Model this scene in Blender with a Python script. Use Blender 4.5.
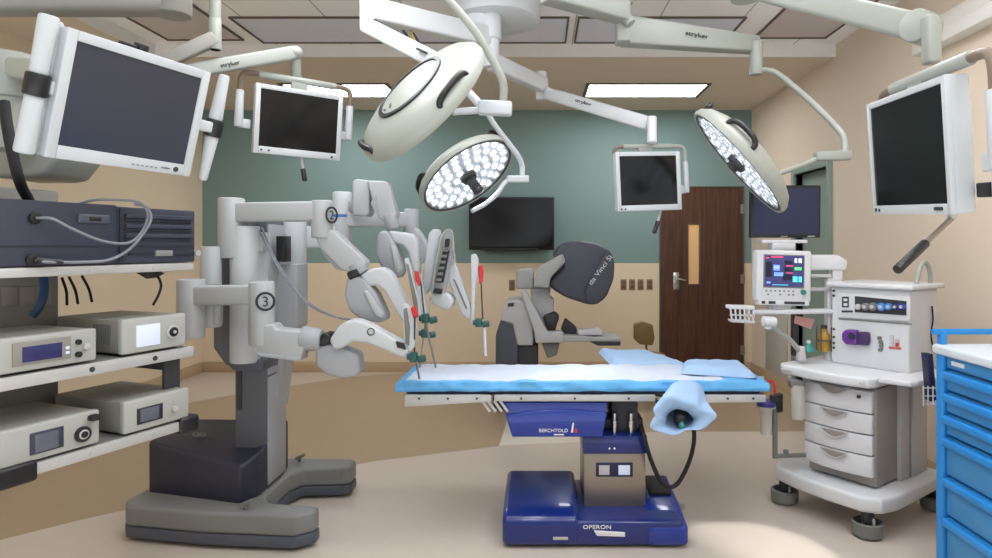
import bpy, bmesh, math, random
from mathutils import Vector, Matrix, Euler, noise
random.seed(7)
for o in list(bpy.data.objects): bpy.data.objects.remove(o)
S = bpy.context.scene
COL = S.collection
V = Vector
# ------------------------------------------------------------ camera, world, exposure
F, CX, CY, H = 640.0, 540.0, 245.0, 1.47
cd = bpy.data.cameras.new('camera'); cam = bpy.data.objects.new('camera', cd); COL.objects.link(cam)
cd.sensor_width = 36; cd.lens = F/992*36
cd.shift_x = -(CX-496)/992; cd.shift_y = -(279-CY)/992
cd.clip_start = 0.05
cam.location = (0, 0, H); cam.rotation_euler = (math.pi/2, 0, 0)
S.camera = cam
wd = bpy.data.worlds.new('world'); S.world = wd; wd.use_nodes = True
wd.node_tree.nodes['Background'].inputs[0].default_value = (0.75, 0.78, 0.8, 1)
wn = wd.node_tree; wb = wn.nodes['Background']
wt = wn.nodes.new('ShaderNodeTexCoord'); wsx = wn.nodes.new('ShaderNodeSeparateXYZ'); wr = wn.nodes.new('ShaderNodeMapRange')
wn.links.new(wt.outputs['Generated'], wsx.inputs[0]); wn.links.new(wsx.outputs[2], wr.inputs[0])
wr.inputs[1].default_value = -.25; wr.inputs[2].default_value = .1; wr.inputs[3].default_value = 2.7; wr.inputs[4].default_value = .45   # ambient fill, made stronger from below to brighten the ceiling
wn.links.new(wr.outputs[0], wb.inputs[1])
S.view_settings.view_transform = 'Standard'
S.view_settings.look = 'None'
S.view_settings.exposure = -0.07
S.view_settings.gamma = 1
SPOT_W, ADDED_SPOT_W = 38.0, 330.0; SOFFIT_E, TROFFER_E = 16.0, 10.0          # strength of the surgical, soffit and added lamps

# ------------------------------------------------------------ helpers
def W(px, py, Y): return V(((px-CX)*Y/F, Y, H-(py-CY)*Y/F))
def conv(ox, oy, s, pts): return [(ox+x/s, oy+y/s) for x, y in pts]
def lin(c): return tuple(((v/255)/12.92 if v/255 <= .04045 else ((v/255+.055)/1.055)**2.4) for v in c)

def mat(name, rgb, rough=.5, metal=0., var=.04, scale=6., bump=0., emit=0., coat=0., spec=.5, alpha=None, trans=0.):
    m = bpy.data.materials.new(name); m.use_nodes = True
    nt = m.node_tree; b = nt.nodes['Principled BSDF']
    c = lin(rgb)
    b.inputs['Roughness'].default_value = rough; b.inputs['Metallic'].default_value = metal
    b.inputs['Specular IOR Level'].default_value = spec
    b.inputs['Coat Weight'].default_value = coat
    tc = nt.nodes.new('ShaderNodeTexCoord'); nz = nt.nodes.new('ShaderNodeTexNoise')
    nz.inputs['Scale'].default_value = scale; nz.inputs['Detail'].default_value = 4
    nt.links.new(tc.outputs['Object'], nz.inputs['Vector'])
    mx = nt.nodes.new('ShaderNodeMix'); mx.data_type = 'RGBA'
    mx.inputs['A'].default_value = (*[v*(1-var) for v in c], 1)
    mx.inputs['B'].default_value = (*[min(1, v*(1+var)) for v in c], 1)
    nt.links.new(nz.outputs['Fac'], mx.inputs['Factor'])
    nt.links.new(mx.outputs['Result'], b.inputs['Base Color'])
    if bump:
        bp = nt.nodes.new('ShaderNodeBump'); bp.inputs['Strength'].default_value = bump; bp.inputs['Distance'].default_value = .01
        nt.links.new(nz.outputs['Fac'], bp.inputs['Height']); nt.links.new(bp.outputs['Normal'], b.inputs['Normal'])
    if emit:
        b.inputs['Emission Color'].default_value = (*c, 1); b.inputs['Emission Strength'].default_value = emit
    if trans:
        b.inputs['Transmission Weight'].default_value = trans
    if alpha is not None: b.inputs['Alpha'].default_value = alpha
    return m

def tile_mat(name, rgb, line, sx, sy, lw=.012, ox=0., oy=0.):
    m = mat(name, rgb, .8, var=.03, scale=3)
    nt = m.node_tree; b = nt.nodes['Principled BSDF']
    base = b.inputs['Base Color'].links[0].from_socket
    tc = nt.nodes.new('ShaderNodeTexCoord'); sp = nt.nodes.new('ShaderNodeSeparateXYZ')
    nt.links.new(tc.outputs['Object'], sp.inputs[0])
    def edge(sock, step, off):
        a = nt.nodes.new('ShaderNodeMath'); a.operation = 'ADD'; a.inputs[1].default_value = off+100*step; nt.links.new(sock, a.inputs[0])
        d = nt.nodes.new('ShaderNodeMath'); d.operation = 'MODULO'; d.inputs[1].default_value = step; nt.links.new(a.outputs[0], d.inputs[0])
        c = nt.nodes.new('ShaderNodeMath'); c.operation = 'LESS_THAN'; c.inputs[1].default_value = lw; nt.links.new(d.outputs[0], c.inputs[0])
        return c.outputs[0]
    mxx = nt.nodes.new('ShaderNodeMath'); mxx.operation = 'MAXIMUM'
    nt.links.new(edge(sp.outputs[0], sx, ox), mxx.inputs[0]); nt.links.new(edge(sp.outputs[1], sy, oy), mxx.inputs[1])
    mx = nt.nodes.new('ShaderNodeMix'); mx.data_type = 'RGBA'
    nt.links.new(mxx.outputs[0], mx.inputs['Factor']); nt.links.new(base, mx.inputs['A'])
    mx.inputs['B'].default_value = (*lin(line), 1)
    nt.links.new(mx.outputs['Result'], b.inputs['Base Color'])
    return m

def wood_mat(name):
    m = mat(name, (74, 45, 32), .4, var=.15)
    nt = m.node_tree; b = nt.nodes['Principled BSDF']
    tc = nt.nodes.new('ShaderNodeTexCoord'); mp = nt.nodes.new('ShaderNodeMapping'); mp.inputs['Scale'].default_value = (14, 14, .8)
    nz = nt.nodes.new('ShaderNodeTexNoise'); nz.inputs['Scale'].default_value = 2.5; nz.inputs['Detail'].default_value = 6; nz.inputs['Distortion'].default_value = .6
    cr = nt.nodes.new('ShaderNodeValToRGB')
    cr.color_ramp.elements[0].position = .3; cr.color_ramp.elements[0].color = (*lin((58, 33, 22)), 1)
    cr.color_ramp.elements[1].position = .75; cr.color_ramp.elements[1].color = (*lin((100, 62, 42)), 1)
    nt.links.new(tc.outputs['Object'], mp.inputs[0]); nt.links.new(mp.outputs[0], nz.inputs['Vector'])
    nt.links.new(nz.outputs['Fac'], cr.inputs[0]); nt.links.new(cr.outputs[0], b.inputs['Base Color'])
    return m

M = dict(
    teal=mat('teal_paint', (124, 149, 146), .7, var=.03, scale=1.5),
    beige=mat('beige_paint', (226, 209, 182), .7, var=.03, scale=1.5),
    beige_r=mat('sand_paint', (224, 208, 188), .7, var=.03, scale=1.5),
    soffit=mat('soffit_paint', (222, 208, 190), .8, var=.03, scale=1.5),
    tile=tile_mat('ceiling_tile', (252, 252, 252), (190, 186, 182), .61, 1.22, .012, .35, .55),
    fascia=mat('fascia_paint', (232, 228, 222), .6),
    floor=mat('vinyl_floor', (200, 188, 176), .3, var=.04, scale=9, spec=.4),
    tan=mat('tan_vinyl', (168, 148, 122), .32, var=.05, scale=9, spec=.4),
    pale=mat('pale_vinyl', (220, 212, 200), .3, var=.04, scale=9, spec=.4),
    base=mat('cove_base', (190, 166, 134), .5),
    frame_teal=mat('teal_frame', (138, 154, 144), .5),
    wood=wood_mat('walnut_door'),
    white=mat('white_enamel', (190, 194, 197), .4, var=.02),
    offwhite=mat('offwhite_enamel', (158, 161, 152), .4, var=.02),
    armgrey=mat('pale_green_grey_enamel', (152, 156, 148), .4, var=.02),
    robot=mat('robot_grey', (174, 177, 178), .42, var=.02),
    robot_d=mat('robot_mid_grey', (160, 162, 166), .45, var=.02),
    robot_l=mat('robot_light', (192, 195, 198), .42, var=.02),
    slate=mat('dark_slate_plastic', (78, 83, 95), .45, var=.04),
    slate_d=mat('blue_black_plastic', (40, 42, 58), .4, var=.04),
    colgrey=mat('column_grey', (88, 91, 98), .45, var=.03),
    warmgrey=mat('warm_grey_plastic', (124, 125, 124), .5, var=.03),
    dark=mat('dark_grey_plastic', (52, 53, 57), .5, var=.04),
    black=mat('black_plastic', (22, 22, 24), .4, var=.05),
    rubber=mat('black_rubber', (20, 20, 22), .6, var=.05),
    bumper=mat('grey_rubber', (116, 116, 112), .7, var=.05),
    screen=mat('dark_glass_screen', (16, 15, 17), .16, var=.02, spec=.35),
    screen_b=mat('dark_blue_screen', (52, 54, 66), .22, var=.05, scale=3, spec=.6),
    steel=mat('brushed_steel', (160, 150, 138), .38, metal=.9, var=.05),
    chrome=mat('chrome', (200, 200, 200), .18, metal=1, var=.02),
    alu=mat('aluminium', (190, 190, 188), .4, metal=.3, var=.03),
    navy=mat('navy_vinyl', (28, 36, 68), .5),
    blue=mat('royal_blue_enamel', (14, 50, 148), .25, var=.05, coat=.4),
    blue_d=mat('deep_blue_enamel', (14, 38, 112), .28, var=.05, coat=.4),
    drape_w=mat('white_absorbent_cloth', (194, 203, 218), .85, var=.04, scale=26, bump=.5),
    drape_b=mat('blue_drape_cloth', (96, 168, 220), .8, var=.08, scale=18, bump=.3),
    drape_p=mat('pale_blue_drape', (158, 188, 222), .85, var=.06, scale=18, bump=.3),
    cart=mat('azure_plastic', (36, 136, 210), .35, var=.03),
    cart_d=mat('azure_drawer', (62, 140, 196), .35, var=.05),
    cart_top=mat('pale_worktop', (214, 222, 228), .4),
    machine=mat('machine_white', (210, 211, 214), .4, var=.02),
    machine_g=mat('machine_light_grey', (188, 186, 186), .45, var=.02),
    machine_d=mat('machine_taupe', (150, 143, 140), .5, var=.02),
    device=mat('device_grey', (164, 166, 160), .45, var=.02),
    device_t=mat('device_casing', (134, 132, 124), .5, var=.03),
    rackblue=mat('instrument_slate', (52, 56, 72), .45, var=.04),
    rackblue_d=mat('instrument_dark', (34, 36, 48), .5, var=.04),
    lcd=mat('lcd_indigo', (44, 46, 92), .25, var=.3, scale=12),
    lcd_l=mat('lcd_pale', (196, 204, 224), .3, emit=.35, var=.1),
    lcd_grey=mat('lcd_grey', (92, 96, 108), .25, var=.2, scale=14),
    red=mat('red_plastic', (200, 40, 48), .4),
    green=mat('dark_green_plastic', (28, 78, 74), .4),
    teal_p=mat('teal_plastic', (40, 130, 120), .4),
    purple=mat('purple_plastic', (104, 52, 140), .35, var=.1),
    skyblue=mat('sky_blue_plastic', (66, 130, 200), .35, var=.1),
    amber=mat('amber_plastic', (176, 138, 48), .35, var=.15),
    pink=mat('pink_paper', (216, 160, 152), .8),
    brown=mat('brown_tube', (120, 104, 88), .45),
    tanseat=mat('olive_vinyl', (122, 98, 56), .5),
    plate=mat('brown_wallplate', (132, 104, 76), .5),
    textdark=mat('dark_print', (44, 44, 48), .5),
    textwhite=mat('white_print', (226, 228, 232), .5),
    cablegrey=mat('grey_cable', (120, 122, 130), .45),
    cableblue=mat('blue_cable', (36, 66, 104), .45),
    diffuser=mat('grey_diffuser_cloth', (224, 227, 240), .8, var=.05, scale=40),
    diffuser_w=mat('taupe_diffuser_cloth', (206, 198, 196), .8, var=.05, scale=40),
    darkframe=mat('bronze_frame', (92, 82, 74), .5),
    glow=mat('lit_troffer', (250, 252, 255), .5, emit=SOFFIT_E, var=0),
    glow2=mat('lit_added_lamp', (248, 250, 255), .5, emit=TROFFER_E, var=0),
    corridor=mat('corridor_paint', (230, 200, 140), .7),
    corrglow=mat('corridor_light', (255, 226, 160), .5, emit=9, var=0),
    led=mat('lit_led', (240, 246, 255), .3, emit=2.2, var=0),
    reflector=mat('led_reflector', (226, 230, 236), .35, metal=.3, var=.05),
    armwhite=mat('arm_white_enamel', (214, 217, 220), .4, var=.02),
    clear=mat('clear_plastic', (214, 210, 200), .3, alpha=.55),
    glass=mat('door_glass', (220, 235, 230), .05, alpha=.15),
)

class MB:
    def __init__(s): s.bm = bmesh.new()
    def _add(s, t, bev=0., seg=2, ang=25):
        if bev > 0:
            t.normal_update()
            ed = [e for e in t.edges if len(e.link_faces) == 2 and e.calc_face_angle(0) > math.radians(ang)]
            bmesh.ops.bevel(t, geom=ed, offset=bev, segments=seg, profile=.5, affect='EDGES', clamp_overlap=True)
        me = bpy.data.meshes.new('tmp'); t.to_mesh(me); t.free()
        s.bm.from_mesh(me); bpy.data.meshes.remove(me); return s
    def box(s, c, size, R=None, bev=0., seg=2):
        t = bmesh.new(); bmesh.ops.create_cube(t, size=1)
        Mx = Matrix.Translation(V(c)) @ (R.to_4x4() if R else Matrix()) @ Matrix.Diagonal((*size, 1))
        bmesh.ops.transform(t, matrix=Mx, verts=t.verts); return s._add(t, bev, seg)
    def bx(s, x0, x1, y0, y1, z0, z1, bev=0., seg=2):
        return s.box(((x0+x1)/2, (y0+y1)/2, (z0+z1)/2), (abs(x1-x0), abs(y1-y0), abs(z1-z0)), None, bev, seg)
    def beam(s, p0, p1, w, h, bev=.01, seg=3, up=(0, 0, 1)):
        p0, p1 = V(p0), V(p1); d = (p1-p0); L = d.length; d.normalize()
        u = V(up)
        if abs(d.dot(u)) > .98: u = V((0, 1, 0))
        sd = d.cross(u).normalized(); u = sd.cross(d)
        R = Matrix((sd, d, u)).transposed()
        return s.box((p0+p1)/2, (w, L, h), R, bev, seg)
    def cyl(s, p0, p1, r0, r1=None, n=28, bev=0., seg=2):
        r1 = r0 if r1 is None else r1
        p0, p1 = V(p0), V(p1); d = p1-p0
        t = bmesh.new(); bmesh.ops.create_cone(t, cap_ends=True, segments=n, radius1=r0, radius2=r1, depth=d.length)
        R = d.to_track_quat('Z', 'Y').to_matrix().to_4x4()
        bmesh.ops.transform(t, matrix=Matrix.Translation((p0+p1)/2) @ R, verts=t.verts); return s._add(t, bev, seg, 40)
    def tube(s, pts, r, n=10, smooth=True, sub=6):
        P = [V(p) for p in pts]
        if smooth and len(P) > 2:
            Q = []
            for i in range(len(P)-1):
                a = P[i-1] if i else P[0]*2-P[1]; b, c = P[i], P[i+1]; d = P[i+2] if i+2 < len(P) else P[-1]*2-P[-2]
                for k in range(sub):
                    u = k/sub
                    Q.append(.5*((2*b)+(c-a)*u+(2*a-5*b+4*c-d)*u*u+(3*b-a-3*c+d)*u**3))
            P = Q+[P[-1]]
        t = bmesh.new(); rings = []
        nrm = None
        for i, p in enumerate(P):
            d = ((P[i+1]-p) if i == 0 else (p-P[i-1]) if i == len(P)-1 else (P[i+1]-P[i-1])).normalized()
            if nrm is None:
                nrm = d.orthogonal().normalized()
            else:
                nrm = (nrm-d*nrm.dot(d)).normalized()
            b = d.cross(nrm)
            rings.append([t.verts.new(p+nrm*math.cos(2*math.pi*k/n)*r+b*math.sin(2*math.pi*k/n)*r) for k in range(n)])
        for A, B in zip(rings, rings[1:]):
            for k in range(n): t.faces.new((A[k], A[(k+1) % n], B[(k+1) % n], B[k]))
        t.faces.new(rings[0][::-1]); t.faces.new(rings[-1])
        return s._add(t)
    def prism(s, pts, vec, bev=0., seg=2):
        t = bmesh.new(); vec = V(vec)
        a = [t.verts.new(V(p)) for p in pts]; b = [t.verts.new(V(p)+vec) for p in pts]
        n = len(a)
        t.faces.new(a); t.faces.new(b[::-1])
        for k in range(n): t.faces.new((a[k], b[k], b[(k+1) % n], a[(k+1) % n]))
        bmesh.ops.recalc_face_normals(t, faces=t.faces)
        return s._add(t, bev, seg, 12)
    def slab(s, pts, Y, t, bev=.008, yaw=0., seg=3):
        cx = sum(p[0] for p in pts)/len(pts); cy = sum(p[1] for p in pts)/len(pts)
        c = W(cx, cy, Y); y = math.radians(yaw); n = V((math.sin(y), -math.cos(y), 0))
        o = V((0, 0, H)); P = []
        for a, b in pts:
            d = W(a, b, 1)-o; P.append(o+d*((c-o).dot(n)/d.dot(n)))
        return s.prism(P, n*-t, bev, seg)
    def lathe(s, prof, Mx, n=48, close=False):
        t = bmesh.new(); rings = []
        for r, z in prof:
            rings.append([t.verts.new(Mx @ V((r*math.cos(2*math.pi*k/n), r*math.sin(2*math.pi*k/n), z))) for k in range(n)] if r > 1e-5 else [t.verts.new(Mx @ V((0, 0, z)))])
        for A, B in zip(rings, rings[1:]):
            for k in range(n):
                k2 = (k+1) % n
                if len(A) == 1 and len(B) == 1: continue
                if len(A) == 1: t.faces.new((A[0], B[k2], B[k]))
                elif len(B) == 1: t.faces.new((A[k], A[k2], B[0]))
                else: t.faces.new((A[k], A[k2], B[k2], B[k]))
        bmesh.ops.recalc_face_normals(t, faces=t.faces)
        return s._add(t)
    def ball(s, c, r, sc=(1, 1, 1)):
        t = bmesh.new(); bmesh.ops.create_uvsphere(t, u_segments=20, v_segments=12, radius=r)
        bmesh.ops.transform(t, matrix=Matrix.Translation(V(c)) @ Matrix.Diagonal((*sc, 1)), verts=t.verts); return s._add(t)
    def loft(s, rings, caps=True):
        t = bmesh.new(); R = [[t.verts.new(V(p)) for p in r] for r in rings]; n = len(R[0])
        for A, B in zip(R, R[1:]):
            for k in range(n): t.faces.new((A[k], A[(k+1) % n], B[(k+1) % n], B[k]))
        if caps: t.faces.new(R[0][::-1]); t.faces.new(R[-1])
        bmesh.ops.recalc_face_normals(t, faces=t.faces)
        return s._add(t)
    def xf(s, Mx): bmesh.ops.transform(s.bm, matrix=Mx, verts=s.bm.verts); return s
    def build(s, name, m, parent=None, local=False, ang=38):
        me = bpy.data.meshes.new(name)
        if parent is not None and not local:
            bmesh.ops.transform(s.bm, matrix=MW[parent].inverted(), verts=s.bm.verts)
        s.bm.to_mesh(me); s.bm.free()
        ms = m if isinstance(m, (list, tuple)) else [m]
        for x in ms: me.materials.append(M[x] if isinstance(x, str) else x)
        if len(me.polygons):
            me.polygons.foreach_set('use_smooth', [True]*len(me.polygons))
            me.set_sharp_from_angle(angle=math.radians(ang))
        o = bpy.data.objects.new(name, me); COL.objects.link(o)
        if parent is not None:
            o.parent = parent; MW[o] = MW[parent]
        else: MW[o] = Matrix()
        return o
MW = {}
def thing(name, label, cat, loc=(0, 0, 0), rotz=0., group=None, R=None):
    o = bpy.data.objects.new(name, None); COL.objects.link(o); o.empty_display_size = .1
    o.location = loc
    if R is not None: o.rotation_euler = R.to_euler()
    else: o.rotation_euler = (0, 0, rotz)
    MW[o] = Matrix.Translation(V(loc)) @ (R.to_4x4() if R is not None else Matrix.Rotation(rotz, 4, 'Z'))
    o['label'] = label; o['category'] = cat
    if group: o['group'] = group
    return o
def tag(o, label, cat, group=None):
    o['label'] = label; o['category'] = cat
    if group: o['group'] = group
    return o
def struct(o): o['kind'] = 'structure'; return o
def dup(root, Mx, label, group=None):
    r = root.copy(); COL.objects.link(r); r.matrix_world = Mx; r['label'] = label; MW[r] = Mx
    if group: r['group'] = group
    def rec(a, b):
        for ch in list(a.children):
            c = ch.copy(); COL.objects.link(c); c.parent = b; MW[c] = Mx; rec(ch, c)
    rec(root, r); return r
def text(name, s, c, right, up, h, m, parent=None, depth=.0006, local=False, shear=0., width=None):
    cu = bpy.data.curves.new('t', 'FONT'); cu.body = s; cu.size = 1; cu.align_x = 'CENTER'; cu.align_y = 'CENTER'; cu.shear = shear
    cu.extrude = .02; cu.resolution_u = 3
    ob = bpy.data.objects.new('t', cu); COL.objects.link(ob)
    dg = bpy.context.evaluated_depsgraph_get(); me = bpy.data.meshes.new_from_object(ob.evaluated_get(dg))
    bpy.data.objects.remove(ob)
    xs = [v.co.x for v in me.vertices]; ys = [v.co.y for v in me.vertices]
    hx, hy = max(xs)-min(xs), max(ys)-min(ys); mx_, my_ = (max(xs)+min(xs))/2, (max(ys)+min(ys))/2
    k = h/hy; kx = k if width is None else width/hx
    r = V(right).normalized(); u = V(up); u = (u-r*u.dot(r)).normalized(); n = r.cross(u)
    mb = MB(); mb.bm.from_mesh(me); bpy.data.meshes.remove(me)
    for v in mb.bm.verts:
        q = v.co.copy(); v.co = V(c)+r*(q.x-mx_)*kx+u*(q.y-my_)*k+n*(q.z/.02*depth)
    return mb.build(name, m, parent, local)
def ring_at(c, n, r0, r1, t):
    """flat ring centred at c, facing n"""
    Mx = Matrix.Translation(V(c)) @ V(n).to_track_quat('Z', 'Y').to_matrix().to_4x4()
    return [(r0, 0), (r0, t), (r1, t), (r1, 0), (r0, 0)], Mx
Z = V((0, 0, 1))

# ------------------------------------------------------------ room shell
XL, XR, YB, YF = -3.91, 2.45, 7.41, -1.6
ZT, ZS, YS, XS = 3.13, 3.03, 5.31, -3.2
DX0, DX1, DZ = 1.395, 2.345, 2.135      # door in the back wall
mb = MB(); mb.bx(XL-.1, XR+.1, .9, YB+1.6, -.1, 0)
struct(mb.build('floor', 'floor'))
def inlay(pts, z, m):
    mb = MB(); mb.prism([V((x, y, 0)) for x, y in pts], (0, 0, z)); return mb
def cr(pts, n=8):
    P = [V((*p, 0)) for p in pts]; Q = []
    for i in range(len(P)-1):
        a = P[i-1] if i else P[0]*2-P[1]; b, c = P[i], P[i+1]; d = P[i+2] if i+2 < len(P) else P[-1]*2-P[-2]
        for k in range(n):
            u = k/n; q = .5*((2*b)+(c-a)*u+(2*a-5*b+4*c-d)*u*u+(3*b-a-3*c+d)*u**3); Q.append((q.x, q.y))
    return Q+[pts[-1]]
front = cr([(XL, 2.0), (-2.69, 3.19), (-2.3, 3.55), (-1.24, 4.28), (-.95, 4.42), (-.3, 4.68), (.3, 4.9), (.9, 5.03), (XR, 5.05)])
back = cr([(-1.5, YB-.01), (-2.08, 7.13), (-2.66, 6.63), (-3.21, 6.03), (XL, 5.0)])
o = inlay(front+[(XR, YB-.01)]+back, .001, 'tan').build('floor_inlay', 'tan'); struct(o)
o = inlay([(-.30, 4.68), (.32, 4.78), (.32, 5.85), (-.256, 5.85)], .002, 'pale').build('floor_patch', 'pale'); struct(o)

def wallcells(name, ax, pos, thick, us, zs, hole, mfun):
    obs = MB()
    fl = []
    for i in range(len(us)-1):
        for j in range(len(zs)-1):
            if hole(i, j): continue
            u0, u1, z0, z1 = us[i], us[i+1], zs[j], zs[j+1]
            k = len(obs.bm.faces)
            if ax == 'y': obs.bx(u0, u1, pos, pos+thick, z0, z1)
            else: obs.bx(pos, pos+thick, u0, u1, z0, z1)
            fl += [mfun(i, j)]*(len(obs.bm.faces)-k)
    return obs, fl
def multi(obs, fl, name, ms):
    obs.bm.faces.ensure_lookup_table()
    for f, k in zip(obs.bm.faces, fl): f.material_index = k
    return struct(obs.build(name, ms))
ob_, fl = wallcells('wall_back', 'y', YB, .12, [XL-.1, DX0, DX1, XR+.1], [0, 1.26, DZ, 3.3], lambda i, j: i == 1 and j < 2, lambda i, j: 0 if j == 0 else 1)
multi(ob_, fl, 'wall_back', ['beige', 'teal'])
mb = MB(); mb.bx(XL-.1, XL, YF, YB, 0, 3.3); struct(mb.build('wall_left', 'beige'))
D2a, D2b, D2z = 5.42, 6.12, 2.14
ob_, fl = wallcells('wall_right', 'x', XR, .12, [YF, D2a, D2b, YB], [0, D2z, 3.3], lambda i, j: i == 1 and j == 0, lambda i, j: 0)
multi(ob_, fl, 'wall_right', ['beige_r'])
# ceiling: tile field, soffit strips and fascia
mb = MB(); mb.bx(XS, XR, YF, YS, ZT, ZT+.08); struct(mb.build('ceiling', 'tile'))
mb = MB(); mb.bx(XL, XR, YS, YB, ZS, ZS+.25); mb.bx(XL, XS, YF, YS, ZS, ZS+.25); struct(mb.build('ceiling_soffit', 'soffit'))
mb = MB(); mb.bx(XS, XR, YS-.012, YS, ZS-.002, ZT); mb.bx(XS, XS+.012, YF, YS-.012, ZS-.002, ZT); struct(mb.build('trim_ceiling', 'fascia'))
mb = MB(); mb.bx(XR-.1, XR, .4, 4.05, 2.66, 2.74, .01); mb.bx(XR-.07, XR, .4, 4.05, 2.74, 2.84, .01); struct(mb.build('trim_right', 'fascia'))
# baseboards
mb = MB(); mb.bx(XL, DX0-.02, YB-.015, YB, 0, .12, .004); mb.bx(DX1+.02, XR, YB-.015, YB, 0, .12, .004); struct(mb.build('baseboard_back', 'base'))
mb = MB(); mb.bx(XL, XL+.015, YF, YB-.015, 0, .12, .004); struct(mb.build('baseboard_left', 'base'))
mb = MB(); mb.bx(XR-.015, XR, YF, D2a-.06, 0, .12, .004); mb.bx(XR-.015, XR, D2b+.06, YB-.015, 0, .12, .004); struct(mb.build('baseboard_right', 'base'))
# back door
fr = MB(); fr.bx(DX0-.014, DX0, YB-.02, YB+.12, 0, DZ+.014, .003); fr.bx(DX1, DX1+.014, YB-.02, YB+.12, 0, DZ+.014, .003); fr.bx(DX0, DX1, YB-.02, YB+.12, DZ, DZ+.014, .003)
door = struct(fr.build('door_1', 'darkframe'))
lx0, lx1, lz0, lz1 = (688.5-CX)/86.4, (699.5-CX)/86.4, H-(284-CY)/86.4, H-(225-CY)/86.4
lf = MB(); y0, y1 = YB-.005, YB+.04
lf.bx(DX0, lx0, y0, y1, .01, DZ); lf.bx(lx1, DX1, y0, y1, .01, DZ); lf.bx(lx0, lx1, y0, y1, .01, lz0); lf.bx(lx0, lx1, y0, y1, lz1, DZ)
leaf = lf.build('door_leaf', 'wood', door)
g = MB(); g.bx(lx0, lx1, YB+.012, YB+.02, lz0, lz1); g.build('vision_pane', 'glass', door)
g = MB()
for a in ((lx0-.012, lx0, lz0, lz1), (lx1, lx1+.012, lz0, lz1), (lx0-.012, lx1+.012, lz0-.012, lz0), (lx0-.012, lx1+.012, lz1, lz1+.012)): g.bx(a[0], a[1], YB-.012, YB-.004, a[2], a[3], .002)
g.build('vision_frame', 'darkframe', door)
hx = (676-CX)/86.4; hz = H-(281-CY)/86.4
g = MB(); g.bx(hx-.035, hx+.035, YB-.014, YB-.004, hz-.1, hz+.1, .006); g.cyl((hx, YB-.012, hz+.03), (hx, YB-.06, hz+.03), .013); g.beam((hx, YB-.06, hz+.03), (hx+.1, YB-.06, hz+.01), .02, .022, .006); g.cyl((hx, YB-.014, hz-.05), (hx, YB-.03, hz-.05), .02)
g.build('door_handle', 'chrome', door)
for py in (209, 279, 350):
    z = H-(py-CY)/86.4; g = MB(); g.cyl((DX1-.005, YB-.02, z-.055), (DX1-.005, YB-.02, z+.055), .012); g.bx(DX1-.03, DX1+.02, YB-.022, YB-.012, z-.05, z+.05); g.build('hinge', 'steel', door)
# corridor behind the back door
g = MB(); g.bx(DX0-.5, DX1+.5, YB+1.45, YB+1.5, 0, 2.7); g.bx(DX0-.5, DX0-.45, YB+.12, YB+1.45, 0, 2.7); g.bx(DX1+.45, DX1+.5, YB+.12, YB+1.45, 0, 2.7); g.bx(DX0-.5, DX1+.5, YB+.12, YB+1.5, 2.7, 2.75)
struct(g.build('wall_corridor', 'corridor'))
g = MB(); g.bx(DX0, DX1, YB+.5, YB+1.1, 2.66, 2.7); tag(g.build('corridor_light', 'corrglow'), 'warm ceiling light in the corridor seen through the slim glass of the wooden door', 'light')
# door in the right wall: teal frame and a recessed teal leaf
g = MB(); g.bx(XR-.03, XR+.12, D2a-.06, D2a, 0, D2z+.06, .004); g.bx(XR-.03, XR+.12, D2b, D2b+.06, 0, D2z+.06, .004); g.bx(XR-.03, XR+.12, D2a, D2b, D2z, D2z+.06, .004)
d2 = struct(g.build('door_2', 'frame_teal'))
g = MB(); g.bx(XR+.06, XR+.1, D2a, D2b, .01, D2z); g.build('door_leaf', 'frame_teal', d2)
g = MB(); g.bx(XR-.012, XR, 6.32, 6.92, .13, .86, .004); struct(g.build('trim_wall_guard', mat('guard_grey', (186, 184, 176), .5)))

# ceiling lights and air diffusers
def troffer(x0, x1, y0, y1, z, label, m='glow', group=None):
    t = thing('ceiling_light', label, 'ceiling light', ((x0+x1)/2, (y0+y1)/2, z), 0, group)
    f = MB(); w = .035
    f.bx(x0-w, x0, y0-w, y1+w, z-.012, z+.004); f.bx(x1, x1+w, y0-w, y1+w, z-.012, z+.004); f.bx(x0, x1, y0-w, y0, z-.012, z+.004); f.bx(x0, x1, y1, y1+w, z-.012, z+.004)
    f.build('frame', 'darkframe' if m == 'glow' else 'fascia', t)
    f = MB(); f.bx(x0, x1, y0, y1, z-.006, z+.002); f.build('light_panel', m, t)
troffer(.48, 1.62, 6.2, 6.7, ZS, 'lit rectangular ceiling light in the beige soffit above the wooden door side, right one')
troffer(-2.5, -1.5, 6.2, 6.7, ZS, 'lit rectangular ceiling light in the beige soffit behind the left hanging monitor')
for x, y in ((-.3, .9), (1.3, .9), (-1.2, 3.1), (-.2, 2.6), (1.3, 2.9)):  # added troffers above the frame, unseen, to light the room
    troffer(x-.3, x+.3, y-.6, y+.6, ZT, 'lit white ceiling light added out of view in the tile field overhead', 'glow2', 'added ceiling lights')
t = thing('added_spotlight', 'small round added spotlight, out of view, brightening the floor at the right front of the operating table', 'ceiling light', (1.05, 2.5, ZT))  # unseen spotlight, added to make the bright patch on the floor
f = MB(); f.lathe([(.05, -.004), (.075, -.006), (.08, 0), (.05, .0), (.05, -.004)], Matrix.Translation((1.05, 2.5, ZT)), 32); f.build('trim_ring', 'fascia', t)
f = MB(); f.cyl((1.05, 2.5, ZT-.003), (1.05, 2.5, ZT+.01), .05); f.build('light_panel', 'glow2', t)
ld = bpy.data.lights.new('lamp', 'SPOT'); ld.energy = ADDED_SPOT_W; ld.spot_size = math.radians(16); ld.spot_blend = .25; ld.shadow_soft_size = .03
lo = bpy.data.objects.new('lamp', ld); COL.objects.link(lo); lo.parent = t; lo.location = (0, 0, -.03)
lo.rotation_euler = (V((.99, 2.98, 0))-V((1.05, 2.5, ZT))).to_track_quat('-Z', 'Y').to_euler()
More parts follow.
